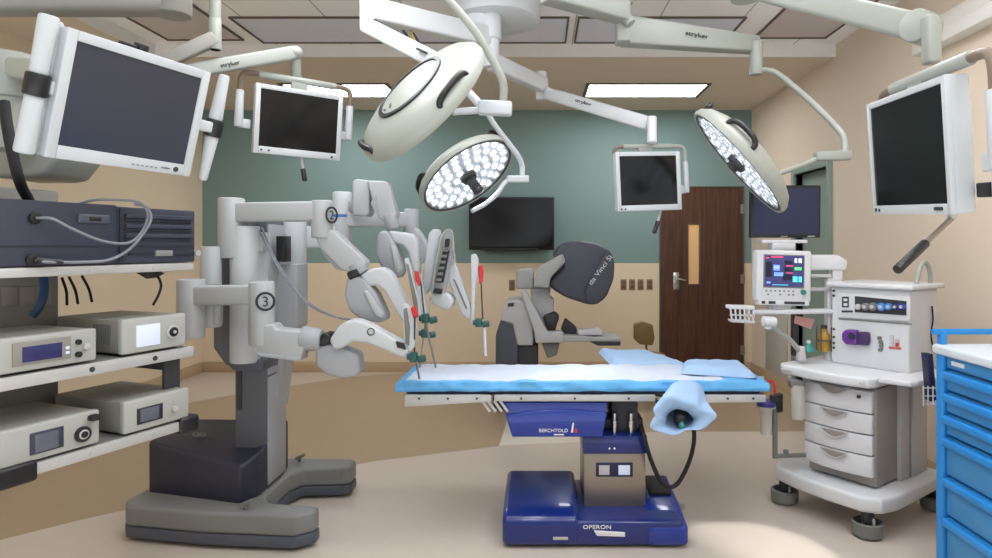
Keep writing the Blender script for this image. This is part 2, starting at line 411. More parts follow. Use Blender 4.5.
def diffuser(x0, x1, y0, y1, label, m):
    t = thing('air_diffuser', label, 'air vent', ((x0+x1)/2, (y0+y1)/2, ZT), 0, 'ceiling air diffusers')
    f = MB(); w = .014; z = ZT
    f.bx(x0-w, x0, y0-w, y1+w, z-.014, z+.002); f.bx(x1, x1+w, y0-w, y1+w, z-.014, z+.002); f.bx(x0, x1, y0-w, y0, z-.014, z+.002); f.bx(x0, x1, y1, y1+w, z-.014, z+.002)
    f.build('frame', 'darkframe', t)
    f = MB(); f.bx(x0, x1, y0, y1, z-.005, z+.002); f.build('grille', m, t)
diffuser(-2.25, -1.06, 4.66, 5.22, 'grey ceiling air panel above the left hanging monitor', 'diffuser')
diffuser(-.98, .2, 4.66, 5.22, 'grey ceiling air panel behind the central white ceiling hub', 'diffuser')
diffuser(.29, 1.49, 4.66, 5.22, 'grey ceiling air panel behind the horizontal arm of the right light', 'diffuser')
diffuser(-2.99, -2.4, 3.9, 5.15, 'taupe ceiling air panel at the far left, above the big left monitor', 'diffuser_w')
diffuser(1.72, 2.27, 3.9, 5.1, 'taupe ceiling air panel at the far right, beside the sand wall', 'diffuser_w')

# ------------------------------------------------------------ things on the back wall
t = thing('wall_television', 'black flat television mounted on the teal back wall', 'television', W(511.5, 224, YB))
R = Matrix.Rotation(math.radians(4), 3, 'X')
c = W(511.5, 223.5, YB-.12)
g = MB(); g.box(c, (.97, .05, .6), R, .008); g.build('housing', 'black', t)
g = MB(); g.box(c+R @ V((0, -.027, .012)), (.93, .004, .54), R); g.build('screen', 'screen', t)
g = MB(); g.box(c+R @ V((0, -.02, -.295)), (.6, .05, .03), R, .01); g.build('speaker_bar', 'black', t)
g = MB(); g.bx(c.x-.15, c.x+.15, YB-.1, YB, c.z-.12, c.z+.12); g.build('wall_bracket', 'dark', t)
for i, px in enumerate((623.5, 632, 640.5, 649.5)):
    p = W(px, 284.5, YB)
    t = thing('wall_outlet', ['leftmost of the four brown wall outlets beside the wooden door', 'second from the left of the four brown wall outlets beside the wooden door', 'third from the left of the four brown wall outlets beside the wooden door', 'rightmost of the four brown wall outlets, nearest to the wooden door'][i], 'outlet', p, 0, 'outlets beside the wooden door')
    g = MB(); g.bx(p.x-.034, p.x+.034, YB-.008, YB, p.z-.06, p.z+.06, .003); g.build('plate', 'plate', t)
    for dz in (-.025, .025):
        g = MB(); g.bx(p.x-.015, p.x+.015, YB-.011, YB-.007, p.z+dz-.014, p.z+dz+.014, .002); g.build('socket', 'darkframe', t)
p = W(512, 285, YB); t = thing('wall_outlet', 'single brown wall outlet behind the left side of the seated control console', 'outlet', p)
g = MB(); g.bx(p.x-.034, p.x+.034, YB-.008, YB, p.z-.06, p.z+.06, .003); g.build('plate', 'plate', t)
for dz in (-.025, .025):
    g = MB(); g.bx(p.x-.015, p.x+.015, YB-.011, YB-.007, p.z+dz-.014, p.z+dz+.014, .002); g.build('socket', 'darkframe', t)

# ------------------------------------------------------------ control console
YC = 5.75
def c4(p): return conv(480, 230, 3.9875, p)
t = thing('control_console', 'grey robotic surgery control console with a dark slate viewer hood', 'console', (-.12, 6.0, 0))
g = MB(); g.slab(c4([(60, 720), (62, 420), (82, 358), (135, 372), (152, 460), (152, 720)]), YC, .5, .02); g.build('base_cover', 'slate', t)
g = MB(); g.slab(c4([(80, 362), (105, 285), (150, 278), (182, 290), (212, 352), (212, 462), (148, 462), (130, 375)]), YC-.02, .5, .02); g.build('body', 'robot_l', t)
g = MB(); g.slab(c4([(148, 462), (232, 455), (232, 720), (148, 720)]), YC+.03, .45, .015)
for k in range(5): g.slab(c4([(158, 480+k*40), (172, 480+k*40), (172, 510+k*40), (158, 510+k*40)]), YC+.022, .02, .002)
g.build('lower_housing', 'dark', t)
g = MB(); g.slab(c4([(112, 292), (136, 290), (134, 304), (110, 306)]), YC-.035, .03, .002); g.build('touchpad', 'dark', t)
g = MB(); g.slab(c4([(145, 160), (215, 156), (215, 236), (140, 236)]), YC+.05, .3, .02); g.build('shoulder_block', 'robot', t)
g = MB(); g.slab(c4([(200, 236), (282, 228), (280, 272), (296, 276), (292, 350), (310, 430), (215, 440), (205, 280)]), YC+.08, .25, .02); g.build('pillar', 'robot_l', t)
g = MB(); g.slab(c4([(212, 228), (218, 190), (236, 150), (330, 94), (342, 128), (282, 190), (276, 234)]), YC-.14, .3, .02); g.build('neck', 'robot', t)
hd = [(300, 98), (338, 52), (400, 40), (470, 54), (522, 82), (540, 130), (535, 200), (506, 270), (468, 300), (430, 298), (340, 268), (288, 236), (274, 205), (330, 150)]
g = MB(); g.slab(c4(hd), YC-.02, .42, .05, 4, 4); hood = g.build('viewer_hood', 'slate', t)
g = MB(); g.slab(c4([(318, 98), (372, 88), (340, 150), (300, 190), (296, 160)]), YC-.03, .05, .01, 4); g.build('viewer_opening', 'black', hood)
g = MB(); g.slab(c4([(506, 84), (534, 130), (530, 200), (500, 268), (468, 294), (428, 292), (418, 240)]), YC-.035, .1, .012, 4); g.build('hood_facet', 'slate', hood)
p0, p1 = W(*c4([(437, 214)])[0], YC-.1), W(*c4([(520, 104)])[0], YC-.06)
text('logo', 'da Vinci Si', (p0+p1)/2+V((0, -.02, 0)), p1-p0, V((-.7, 0, .6)), .042, 'textwhite', hood, .002, width=(p1-p0).length)
g = MB(); g.slab(c4([(160, 240), (184, 240), (268, 405), (330, 404), (336, 450), (222, 452), (216, 410)]), YC-.1, .1, .015); g.build('armrest_strut', 'robot_l', t)
g = MB(); g.slab(c4([(325, 424), (340, 418), (490, 430), (560, 430), (560, 452), (440, 446), (330, 448)]), YC-.1, .35, .01); g.build('armrest', 'robot', t)
g = MB(); g.slab(c4([(435, 445), (562, 445), (560, 462), (470, 462)]), YC-.12, .3, .008); g.build('armrest_pad', 'dark', t)
g = MB(); g.slab(c4([(322, 400), (340, 352), (385, 388), (388, 412), (350, 424)]), YC-.02, .1, .015); g.slab(c4([(250, 345), (300, 325), (318, 345), (300, 400), (270, 400)]), YC-.03, .1, .02); g.build('hand_controller', 'dark', t)
g = MB(); g.slab(c4([(388, 398), (470, 392), (488, 402), (486, 420), (392, 420)]), YC-.06, .1, .008); g.build('control_pod', 'machine', t)
g = MB(); g.slab(c4([(245, 450), (318, 450), (306, 500), (268, 512)]), YC-.02, .2, .01); g.build('lift_bracket', 'warmgrey', t)
g = MB(); g.bx(-.42, .55, 5.65, 6.5, .02, .14, .03); g.build('foot_base', 'dark', t)

# stool
p = V((.99, 6.1, 0)); t = thing('stool', 'olive brown stool backrest showing behind the table, before the wooden door', 'stool', p)
g = MB(); g.slab([(634, 324), (642, 321.5), (653, 325), (655, 338), (653, 345.5), (640, 344.5), (634, 339)], 6.05, .05, .012); g.build('backrest', 'tanseat', t)
g = MB(); g.tube([W(646, 342, 6.09), W(647, 356, 6.12), p+V((.02, .03, .42))], .012); g.build('back_stem', 'chrome', t)
g = MB(); g.cyl(p+V((0, -.15, .40)), p+V((0, -.15, .46)), .18, bev=.02); g.build('seat', 'tanseat', t)
g = MB(); g.cyl(p+V((0, -.15, .08)), p+V((0, -.15, .40)), .025); g.build('post', 'chrome', t)
for k in range(5):
    a = k*2*math.pi/5; q = p+V((0, -.15, 0))
    g = MB(); g.beam(q+V((0, 0, .09)), q+V((.22*math.cos(a), .22*math.sin(a), .06)), .03, .025, .005); g.ball(q+V((.22*math.cos(a), .22*math.sin(a), .025)), .025); g.build('leg', 'dark', t)

# ------------------------------------------------------------ operating table
TX0, TX1, TY0, TY1 = -.70, 1.125, 3.25, 3.67
t = thing('operating_table', 'blue operating table on a steel column with a low glossy blue base', 'operating table', (.3, 3.4, 0))
table = t
g = MB(); g.bx(TX0+.02, TX1-.01, TY0-.01, TY1, .714, .752, .01); g.build('mattress', 'navy', t)
def px2x(px, Y): return (px-CX)*Y/F
for a, b in ((404, 491), (494, 656), (690, 767)):
    g = MB(); x0, x1 = px2x(a, 3.2), px2x(b, 3.2); zl, zr = {404: (.656, .682), 494: (.684, .684), 690: (.676, .680)}[a]
    g.prism([(x0, 3.215, zl), (x1, 3.215, zr), (x1, 3.215, .716), (x0, 3.215, .716)], (0, .02, 0), .003); g.bx(x0, x1, 3.235, TY1, .69, .714)
    o = g.build('table_rail', 'alu', t)
    g = MB(); n = 3
    for k in range(n):
        x = x0+(x1-x0)*(k+.5)/n; g.cyl((x, 3.216, .699), (x, 3.211, .699), .006, n=12)
    g.build('rail_bolts', 'dark', o)
g = MB(); g.bx(px2x(404, 3.65), px2x(766, 3.65), TY1+.005, TY1+.025, .68, .714, .003); g.build('table_rail', 'alu', t)
g = MB()
for k in range(4): x = px2x(482+k*6, 3.22); g.beam((x, 3.225, .685), (x+.04, 3.225, .63), .012, .014, .003)
g.build('rail_lever', 'alu', t)
sk = MB(); sk.slab([(502, 402), (608, 402), (603, 436), (512, 436)], 3.235, .34, .006); skirt = sk.build('side_skirt', 'blue', t)
pts = [(505.5, 415)]+[(505.5+ (607-505.5)*k/10, 415-5.5*math.sin(math.pi*(k/10)*.9)) for k in range(1, 11)]+[(602.5, 437), (512, 437)]
sk = MB(); sk.slab(pts, 3.222, .03, .005); sk.build('skirt_bulge', 'blue', skirt)
c = W(553.5, 430.5, 3.221); text('logo', 'BERCHTOLD', c, (1, 0, 0), Z, .017, 'textwhite', skirt, .001, width=.145)
c = W(559, 434.6, 3.221); g = MB(); g.box(c, (.05, .002, .006)); g.build('logo_bar', 'textwhite', skirt)
g = MB(); g.slab([(571, 432.5), (572.5, 423), (574, 423), (573, 432.5)], 3.2195, .004, 0); g.build('logo_mark', 'textwhite', skirt)
g = MB(); g.slab([(574.5, 432.5), (575, 428.5), (577, 428.5), (577.5, 432.5)], 3.2195, .004, 0); g.build('logo_mark', 'red', skirt)
# column
xa, xb = px2x(584, 3.27), px2x(645.5, 3.27)
g = MB(); g.bx(xa, xb, 3.27, 3.6, .11, .405, .004); g.build('column', 'steel', t)
g = MB(); g.bx(xa-.008, xb+.008, 3.26, 3.61, .405, .50, .01); colc = g.build('column_cap', 'blue_d', t)
g = MB()
for px in (609.5, 614.5): g.cyl(W(px, 448.5, 3.262), W(px, 448.5, 3.255), .005, n=12)
g.build('indicator', 'textwhite', colc)
g = MB(); g.slab([(596, 463), (633, 463), (633, 477), (596, 477)], 3.262, .012, .004); pn = g.build('control_panel', 'navy', t)
for a, b in ((599, 609.5), (618.5, 630)):
    g = MB(); g.slab([(a, 465.5), (b, 465.5), (b, 475), (a, 475)], 3.258, .006, .001); g.build('keypad', 'lcd_l' if a > 610 else 'machine_g', pn)
g = MB(); g.bx(px2x(610, 3.4), px2x(636, 3.4), 3.33, 3.55, .49, .69, .01); g.bx(px2x(600, 3.4), px2x(642, 3.4), 3.36, 3.5, .5, .56, .01); g.build('tilt_joint', 'dark', t)
for px in (614.5, 631):
    g = MB(); g.cyl(W(px, 437, 3.3), W(px, 413, 3.3), .011); g.cyl(W(px, 427, 3.3), W(px, 420, 3.3), .016); g.build('lift_piston', 'chrome', t)
# base
bx0, bx1 = px2x(502, 3.09), px2x(689, 3.09)
b = MB(); b.prism([V((bx0, y, z)) for y, z in ((3.09, .012), (3.09, .14), (3.14, .165), (3.34, .195), (3.62, .2), (3.66, .15), (3.66, .012))], (px2x(580, 3.09)-bx0, 0, 0), .028, 4)
base = b.build('base', 'blue_d', t)
b = MB(); b.bx(bx0+.1, bx1-.02, 3.095, 3.66, .012, .135, .022, 4); b.build('base_bridge', 'blue_d', base)
b = MB(); b.prism([V((px2x(648, 3.09), y, z)) for y, z in ((3.09, .012), (3.09, .11), (3.2, .13), (3.3, .15), (3.62, .17), (3.66, .15), (3.66, .025))], (bx1-px2x(648, 3.09), 0, 0), .025, 4); b.build('base_end', 'blue', base)
b = MB(); b.bx(px2x(648, 3.3)+.02, px2x(670, 3.3)+.02, 3.36, 3.6, .15, .172, .006); b.build('foot_tread', 'rubber', base)
c = W(597, 527, 3.086); text('logo', 'OPERON', c, (1, 0, 0), Z, .018, 'textwhite', base, .002, width=.135)
g = MB(); g.slab([(594, 531), (625, 533), (625, 537), (597, 536)], 3.082, .012, .002); g.build('badge', 'textwhite', base)
g = MB(); g.slab([(553, 537.5), (568, 537.5), (568, 540), (553, 540)], 3.082, .012, .001); g.build('badge', 'alu', base)
for px, y in ((517, 3.2), (681, 3.2), (517, 3.58), (681, 3.58)):
    g = MB(); x = px2x(px, y); g.cyl((x, y, 0), (x, y, .03), .022, n=20); g.build('foot', 'alu', base)
# drape over the top
def drape_shell():
    t_ = bmesh.new(); nx, prof = 110, []
    y0, y1, zt, zb = TY0-.02, TY1+.02, .787, .731
    for k in range(5): prof.append((y0-.004*math.sin(k), zb+(zt-.02-zb)*k/5, 1))
    prof.append((y0+.004, zt-.012, 1)); prof.append((y0+.018, zt-.003, 0))
    for k in range(1, 16): prof.append((y0+.018+(y1-y0-.036)*k/16, zt, 0))
    prof.append((y1-.012, zt-.004, 0))
    for k in range(1, 6): prof.append((y1, zt-.012-(zt-zb-.012)*k/5, 1))
    rows = []
    for i in range(nx+1):
        u = i/nx; x = TX0-.03+(TX1-TX0+.06)*u
        row = []
        for (y, z, sd) in prof:
            n1 = noise.noise(V((x*9, y*9, z*14))); n2 = noise.noise(V((x*28, y*16, z*30+4)))
            dz = .009*n1+.004*n2; dy = 0
            if sd: dy = -.018*n1-.009*n2 if y < 3.4 else .008*n1
            e = min(u, 1-u)*(TX1-TX0)
            drop = max(0, .06-e)/.06
            zz = z-(.016*drop**2 if not sd else .004*drop)+dz
            cx_ = (math.exp(-((x+.24)/.02)**2))*(.012 if sd else .006)
            row.append(t_.verts.new((x, y+dy-cx_, zz)))
        rows.append(row)
    for A, B in zip(rows, rows[1:]):
        for k in range(len(prof)-1):
            f = t_.faces.new((A[k], B[k], B[k+1], A[k+1]))
            yy = (prof[k][0]+prof[k+1][0])/2; xx = A[k].co.x
            wob = .012*noise.noise(V((xx*7, 0, 2)))
            f.material_index = 0 if (yy > y0+.02+wob and yy < y1-.02 and xx > TX0+.01 and xx < .93 and prof[k][2] == 0) else 1
    for row, in ((rows[0],), (rows[-1],)): t_.faces.new(row)
    for f in t_.faces:
        if len(f.verts) > 4: f.material_index = 1
    bmesh.ops.recalc_face_normals(t_, faces=t_.faces)
    return t_
mb = MB(); mb.bm.free(); mb.bm = drape_shell()
o = mb.build('table_drape', ['drape_w', 'drape_b'], ang=60); tag(o, 'white and blue disposable drape covering the whole top of the operating table', 'drape')
def cloth(quad, h, name, mm, label, seed=0, nx=22, ny=14, edge=None):
    """thin padded sheet over a quad of world points (a,b,c,d), thickness h"""
    a, b_, c_, d = [V(q) for q in quad]; t_ = bmesh.new(); up, dn = [], []
    for j in range(ny+1):
        for i in range(nx+1):
            u, v = i/nx, j/ny
            p = (a*(1-u)+b_*u)*(1-v)+(d*(1-u)+c_*u)*v
            e = min(u, 1-u, v, 1-v); rise = h*(1-max(0, 1-e/.12)**2)
            n = noise.noise(V((p.x*11+seed, p.y*11, 0)))*.010+noise.noise(V((p.x*30, p.y*24+seed, 1)))*.004
            up.append(t_.verts.new(p+V((0, 0, rise+n*min(1, e*12))))); dn.append(t_.verts.new(p))
    I = lambda i, j: j*(nx+1)+i
    for j in range(ny):
        for i in range(nx):
            t_.faces.new((up[I(i, j)], up[I(i+1, j)], up[I(i+1, j+1)], up[I(i, j+1)]))
            t_.faces.new((dn[I(i, j)], dn[I(i, j+1)], dn[I(i+1, j+1)], dn[I(i+1, j)]))
    bmesh.ops.remove_doubles(t_, verts=t_.verts, dist=1e-5)
    bmesh.ops.recalc_face_normals(t_, faces=t_.faces)
    m_ = MB(); m_.bm.free(); m_.bm = t_; o = m_.build(name, mm, ang=70); return tag(o, label, 'drape')
def onz(px, py, z): Y = F*(H-z)/(py-CY); return W(px, py, Y)
cloth([onz(681, 374, .792), onz(757, 378.5, .792), onz(742, 366, .792), onz(682, 365.5, .792)], .042, 'folded_drape', 'drape_p', 'folded pale blue sheet lying on the right end of the operating table', 3)
cloth([onz(612, 366.5, .775), onz(690, 366.5, .775), onz(645, 353, .775), onz(598, 352, .775)], .03, 'armboard_drape', 'drape_p', 'pale blue sheet over the armboard on the far side of the operating table', 8)
g = MB(); a, b_ = onz(655, 366, .74), onz(622, 357, .74); g.beam(a, b_, .13, .035, .01); g.beam(a, a+V((0, -.22, -.06)), .05, .03, .006); g.build('armboard', 'navy', table)
# near armboard with its tubular blue drape
def ringp(cx, cy, Y, rx, ry, ph, am, n=28):
    out = []
    for k in range(n):
        a = 2*math.pi*k/n; q = 1+am*math.sin(3*a+ph)+am*.6*math.sin(7*a+ph*2)
        out.append(W(cx+rx*q*math.cos(a), cy+ry*q*math.sin(a), Y))
    return out
rings = [ringp(686, 389, 3.24, 18, 9, 0, .02), ringp(685, 394, 3.18, 19, 13, .3, .04), ringp(683, 404, 3.1, 24, 18, .5, .07), ringp(681, 412, 3.03, 29, 20, .9, .12), ringp(680, 416, 2.98, 32, 19, 1.1, .17), ringp(680, 418, 2.965, 29, 17, 1.1, .17), ringp(679, 419, 2.99, 15, 10, 1.0, .1), ringp(679, 419, 3.06, 13, 9, .8, .05)]
t = thing('armboard_cover', 'blue cloth tube draped over the armboard at the near side of the table, dark opening', 'drape', W(686, 400, 3.15))
g = MB(); g.loft(rings, False)
sk_ = g.build('cloth_tube', 'drape_p', t); md = sk_.modifiers.new('s', 'SOLIDIFY'); md.thickness = .003; md.offset = -1; sk_.modifiers.new('ss', 'SUBSURF').levels = 1
g = MB(); a, b_ = W(686, 394, 3.24), W(680.5, 419, 3.03); g.cyl(a, b_, .035, .032, bev=.008); g.ball(b_, .034); g.build('arm_support', 'black', table)
g = MB(); g.cyl(W(682, 423, 3.0)+V((0, .01, 0)), W(682, 428, 2.99), .014, n=14, bev=.003); g.build('support_knob', 'teal_p', table)
g = MB(); Yc = 3.22; g.tube([W(641, 425, 3.3), W(645, 440, Yc), W(651, 460, Yc), W(660, 480, Yc), W(669, 487, Yc), W(678, 483, Yc), W(687, 467, Yc), W(693, 448, Yc), W(694, 430, Yc), W(690, 405, 3.23)], .011, 10)
tag(g.build('power_cable', 'rubber'), 'black cable hanging in a loop below the blue cloth tube of the table', 'cable')
g = MB(); g.tube([W(641, 425, 3.3), W(645, 440, Yc), W(650, 457, Yc)], .006, 8); g.build('cable_sleeve', 'black', table)

# ------------------------------------------------------------ anaesthesia machine (right)
AO, AU, AV = V((1.47, 3.56, 0)), V((.558, -.744, 0)), V((.8, .6, 0))
AR = Matrix((AU, AV, Z)).transposed()
def A(a, b, z): return AO+AU*a+AV*b+V((0, 0, z))
def abx(mb, a0, a1, b0, b1, z0, z1, bev=0., seg=2):
    return mb.box(A((a0+a1)/2, (b0+b1)/2, (z0+z1)/2), (a1-a0, b1-b0, z1-z0), AR, bev, seg)
def apx(px, py, b):
    k = (px-CX)/F; a = (k*(AO.y+.6*b)-AO.x-.8*b)/(AU.x-AU.y*k); Y = AO.y+AU.y*a+.6*b
    return A(a, b, H-(py-CY)*Y/F)
def apatch(mb, pts, b, t=.01, bev=0., seg=2): return mb.prism([apx(x, y, b) for x, y in pts], AV*-t, bev, seg)
def rectp(x0, y0, x1, y1): return [(x0, y0), (x1, y0), (x1, y1), (x0, y1)]
t = thing('anaesthesia_machine', 'white anaesthesia machine with four curved drawers on ringed casters, beside the azure cart', 'medical machine', A(.2, .25, 0))
am = t
def aplan(pts, z0, z1): return [A(a, b, z0) for a, b in pts], (0, 0, z1-z0)
g = MB(); g.prism(*aplan([(-.2, .02), (-.16, -.06), (.0, -.1), (.2, -.12), (.4, -.12), (.49, -.07), (.52, .05), (.52, .62), (-.2, .62)], .135, .215), .02, 4); g.build('wheel_base', 'machine', t)
for a, b in ((-.13, .0), (.4, -.05), (.47, .58), (-.13, .55)):
    c = A(a, b, 0); g = MB(); g.lathe([(.068, .012), (.074, .016), (.075, .075), (.062, .078), (.060, .03), (.066, .012)], Matrix.Translation(c), 40); o = g.build('caster_ring', 'bumper', t)
    g = MB(); g.cyl(c+V((-.012, 0, .036)), c+V((.012, 0, .036)), .036); g.cyl(c+V((.018, 0, .036)), c+V((.03, 0, .036)), .036); g.cyl(c+V((0, 0, .07)), c+V((0, 0, .14)), .03, bev=.006); g.build('caster', 'dark', t)
    g = MB()
    for s in (-.028, .028): g.beam(c+AU*s+V((0, -.02, .03)), c+AU*s+V((0, -.005, .1)), .012, .02, .004)
    g.build('caster_fork', 'alu', o)
g = MB(); abx(g, 0.01, .41, .03, .5, .225, .73, .01); g.build('cabinet', 'machine_d', t)
g = MB(); abx(g, .405, .43, .25, .36, .215, .76, .006); abx(g, .41, .44, .38, .56, .215, .8, .01); g.build('side_column', 'machine_g', t)
zs = [.275, .388, .495, .603, .722]
for z0, z1 in zip(zs, zs[1:]):
    pl = [(0, .03), (0, 0)]+[(.4*k/12, -.028*math.sin(math.pi*k/12)) for k in range(1, 12)]+[(.4, 0), (.4, .03)]
    g = MB(); g.prism(*aplan(pl, z0+.004, z1-.003), .005, 2); d = g.build('drawer', 'machine', t)
    zm = z1-.006
    g = MB(); n = 14; P = []
    for k in range(n+1): P.append(A(.12+.16*k/n, -.034, zm-.036*math.sin(math.pi*k/n)))
    g.prism(P, AV*.006, .002); g.build('handle_recess', 'machine_d', d)
    g = MB(); g.tube([A(.12+.16*k/n, -.038, zm-.036*math.sin(math.pi*k/n)) for k in range(n+1)], .004, 8, False); g.build('handle', 'machine_g', d)
g = MB(); c = A(.34, -.02, .69); g.cyl(c, c-AV*.012, .009, n=16); g.build('lock', 'dark', t)
g = MB(); g.prism(*aplan([(-.13, .1), (-.14, -.03), (-.10, -.075), (0.1, -.1), (.3, -.1), (.42, -.075), (.44, -.03), (.44, .55), (-.13, .55)], .748, .802), .014, 4); g.build('worktop', 'machine', t)
g = MB(); g.prism(*aplan([(.44, -.02), (.60, 0), (.62, .04), (.62, .45), (.44, .45)], .775, .805), .01, 3); g.build('side_shelf', 'machine', t)
g = MB(); abx(g, -.1, .4, -.085, -.07, .765, .78, .003); g.build('edge_rail', 'machine_g', t)
g = MB(); abx(g, .05, .5, .2, .55, .80, 1.235, .012, 3); up = g.build('upper_cabinet', 'machine', t)
g = MB(); abx(g, .03, .53, .17, .57, 1.235, 1.262, .01, 3); g.build('top_shelf', 'machine', t)
def c8(p): return conv(830, 270, 5.075, p)
BF = .198
g = MB(); apatch(g, c8([(45, 112), (412, 136), (412, 262), (45, 240)]), BF, .012, .004); wnd = g.build('gauge_panel', 'machine', up)
g = MB(); apatch(g, c8([(128, 132), (388, 158), (388, 230), (128, 214)]), BF-.012, .004); g.build('gauge_window', 'dark', wnd)
for x0, x1, m_ in ((135, 160, 'machine_g'), (168, 200, 'warmgrey'), (205, 240, 'bumper'), (248, 282, 'skyblue'), (288, 318, 'skyblue'), (324, 350, 'dark'), (355, 384, 'blue')):
    p = apx(*c8([((x0+x1)/2, 186)])[0], BF-.018); r = (x1-x0)/2/5.075/185
    g = MB(); g.cyl(p+AV*.004, p-AV*.022, r*1.15, bev=.003, n=20); k_ = g.build('gauge', m_, wnd)
    g = MB(); g.cyl(p-AV*.022, p-AV*.026, r*.55, n=16); g.build('gauge_dial', 'machine_g', k_)
g = MB(); apatch(g, c8(rectp(62, 135, 96, 190)), BF-.012, .003); apatch(g, c8(rectp(60, 205, 115, 215)), BF-.012, .003); g.build('switch_plate', 'dark', wnd)
g = MB(); apatch(g, c8(rectp(70, 145, 88, 158)), BF-.015, .003); apatch(g, c8(rectp(70, 168, 88, 182)), BF-.015, .003); g.build('switch', 'machine', wnd)
g = MB(); apatch(g, c8([(45, 245), (416, 272), (416, 278), (45, 251)]), BF, .003); g.build('seam', 'warmgrey', up)
g = MB(); apatch(g, c8([(74, 318), (92, 300), (150, 302), (150, 380), (92, 374), (74, 352)]), BF, .035, .008); v_ = g.build('vaporiser', 'purple', t)
g = MB(); apatch(g, c8([(150, 312), (206, 314), (210, 350), (206, 382), (150, 378)]), BF, .035, .008); g.build('vaporiser_dial', mat('dark_violet', (66, 44, 92), .4), v_)
g = MB(); p = apx(*c8([(112, 335)])[0], BF-.034); g.cyl(p, p-AV*.008, .02); g.build('dial', 'slate_d', v_)
g = MB()
for yy in (345, 365, 385, 405): p = apx(*c8([(256+6*math.sin(yy), yy)])[0], BF); g.cyl(p, p-AV*.012, .010, n=14)
g.build('valve_knobs', 'bumper', up)
g = MB(); apatch(g, c8(rectp(302, 332, 322, 385)), BF, .003); apatch(g, c8(rectp(330, 350, 352, 385)), BF, .003); g.build('instruction_plate', 'machine_g', up)
g = MB(); apatch(g, c8([(300, 390), (362, 395), (362, 402), (300, 397)]), BF, .004); apatch(g, c8(rectp(334, 370, 350, 388)), BF-.002, .004); g.build('warning_label', 'red', up)
g = MB()
for yy in (105, 130, 300, 340, 370, 395): p = apx(*c8([(20, yy)])[0], BF); g.cyl(p, p-AV*.004, .007, n=12)
g.build('side_screws', 'dark', up)
# monitor arm, posts, bars and basket
YM = 3.66
g = MB(); g.slab(conv(740, 240, 6.2, [(430, 92), (610, 92), (672, 130), (660, 186), (430, 190)]), YM+.02, .08, .012); ar = g.build('monitor_arm', 'machine', t)
g = MB(); g.slab(conv(740, 240, 6.2, [(575, 186), (640, 186), (640, 262), (575, 262)]), YM+.03, .06, .008); g.slab(conv(740, 240, 6.2, [(545, 240), (578, 240), (578, 760), (545, 760)]), YM+.02, .05, .004); g.build('monitor_post', 'machine', t)
g = MB()
for yy in (222, 305): a, b_ = W(*conv(740, 240, 6.2, [(420, yy)])[0], YM+.03), W(*conv(740, 240, 6.2, [(560, yy)])[0], YM+.03); g.beam(a, b_, .03, .02, .005)
g.build('cross_bar', 'machine_g', t)
g = MB(); g.beam(W(750, 312, 3.62), W(832, 311, 3.66), .06, .026, .008); g.build('swing_bar', 'machine', t)
g = MB()
x0, x1 = 729, 755
g.slab([(729, 305.5), (755, 306), (755, 310), (729, 309)], 3.58, .07, .003)
for k in range(6): g.slab([(730+k*4.6, 309), (731.5+k*4.6, 309), (733+k*4.2, 322), (731.5+k*4.2, 322)], 3.58, .006, 0); g.slab([(730+k*4.6, 309), (731.5+k*4.6, 309), (733+k*4.2, 322), (731.5+k*4.2, 322)], 3.64, .006, 0)
g.slab([(731, 320), (755, 321), (755, 323.5), (732, 322.5)], 3.58, .07, .003)
g.slab([(730, 314), (755, 315), (755, 316.5), (730, 315.5)], 3.58, .006, 0)
g.build('clip_basket', 'machine', t)
g = MB(); g.tube([W(769, 322, 3.5), W(778, 331, 3.52), W(790, 340, 3.56), W(800, 352, 3.6)], .014, 12); arm_ = g.build('bag_arm', 'offwhite', t)
g = MB(); g.cyl(W(763, 321, 3.49), W(775, 322, 3.5), .028, bev=.005); g.cyl(W(768, 321, 3.5), W(768, 329, 3.5), .02, bev=.004); g.build('arm_head', 'machine', arm_)
g = MB(); c = W(801, 350, 3.6); g.cyl(c+V((0, 0, -.06)), c+V((0, 0, .02)), .028, .022, bev=.005); g.build('arm_base', 'machine_g', arm_)
g = MB(); g.slab([(793, 313), (799, 313), (799, 356), (793, 356)], 3.75, .04, .006); g.build('rear_post', 'dark', t)
g = MB(); g.slab(conv(760, 300, 4.65, [(165, 72), (255, 90), (236, 136), (160, 108)]), 3.72, .008, .001); tag(g.build('pink_note', 'pink'), 'tilted pink paper card hanging behind the white anaesthesia machine', 'paper')
t2 = thing('amber_bottle', 'amber bottle in a rack standing at the back of the white worktop', 'bottle', W(824, 352, 3.7))
c = W(824, 351, 3.69); g = MB(); g.lathe([(0, 0), (.03, 0), (.033, .008), (.033, .09), (.02, .115), (.014, .12), (.014, .135), (0, .135)], Matrix.Translation(c), 24); g.build('bottle_body', 'amber', t2)
g = MB(); g.cyl(c+V((0, 0, .13)), c+V((0, 0, .15)), .017, bev=.003); g.build('cap', 'dark', t2)
g = MB()
for k in range(4): a_ = k*math.pi/2+.78; g.cyl(c+V((.042*math.cos(a_), .042*math.sin(a_), 0)), c+V((.042*math.cos(a_), .042*math.sin(a_), .14)), .004, n=8)
g.lathe([(.04, .06), (.044, .06), (.044, .068), (.04, .068), (.04, .06)], Matrix.Translation(c), 24); g.build('rack', 'darkframe', t2)
t2 = thing('breathing_mask', 'small dark teal mask lying on the left of the white worktop', 'mask', W(808, 352, 3.62))
c = W(808.5, 351, 3.62); g = MB(); g.lathe([(.0, .045), (.012, .045), (.016, .03), (.034, .01), (.036, 0), (.03, 0)], Matrix.Translation(c), 24); g.build('mask_shell', 'teal_p', t2)
g = MB(); g.cyl(c+V((0, 0, .04)), c+V((0, 0, .06)), .011); g.build('connector', 'machine', t2)
g = MB(); g.lathe([(0, 0), (.03, 0), (.036, .01), (.036, .17), (.03, .185), (0, .185)], Matrix.Translation(W(798, 419, 3.5)), 28); bl = g.build('absorber_canister', 'clear', t)
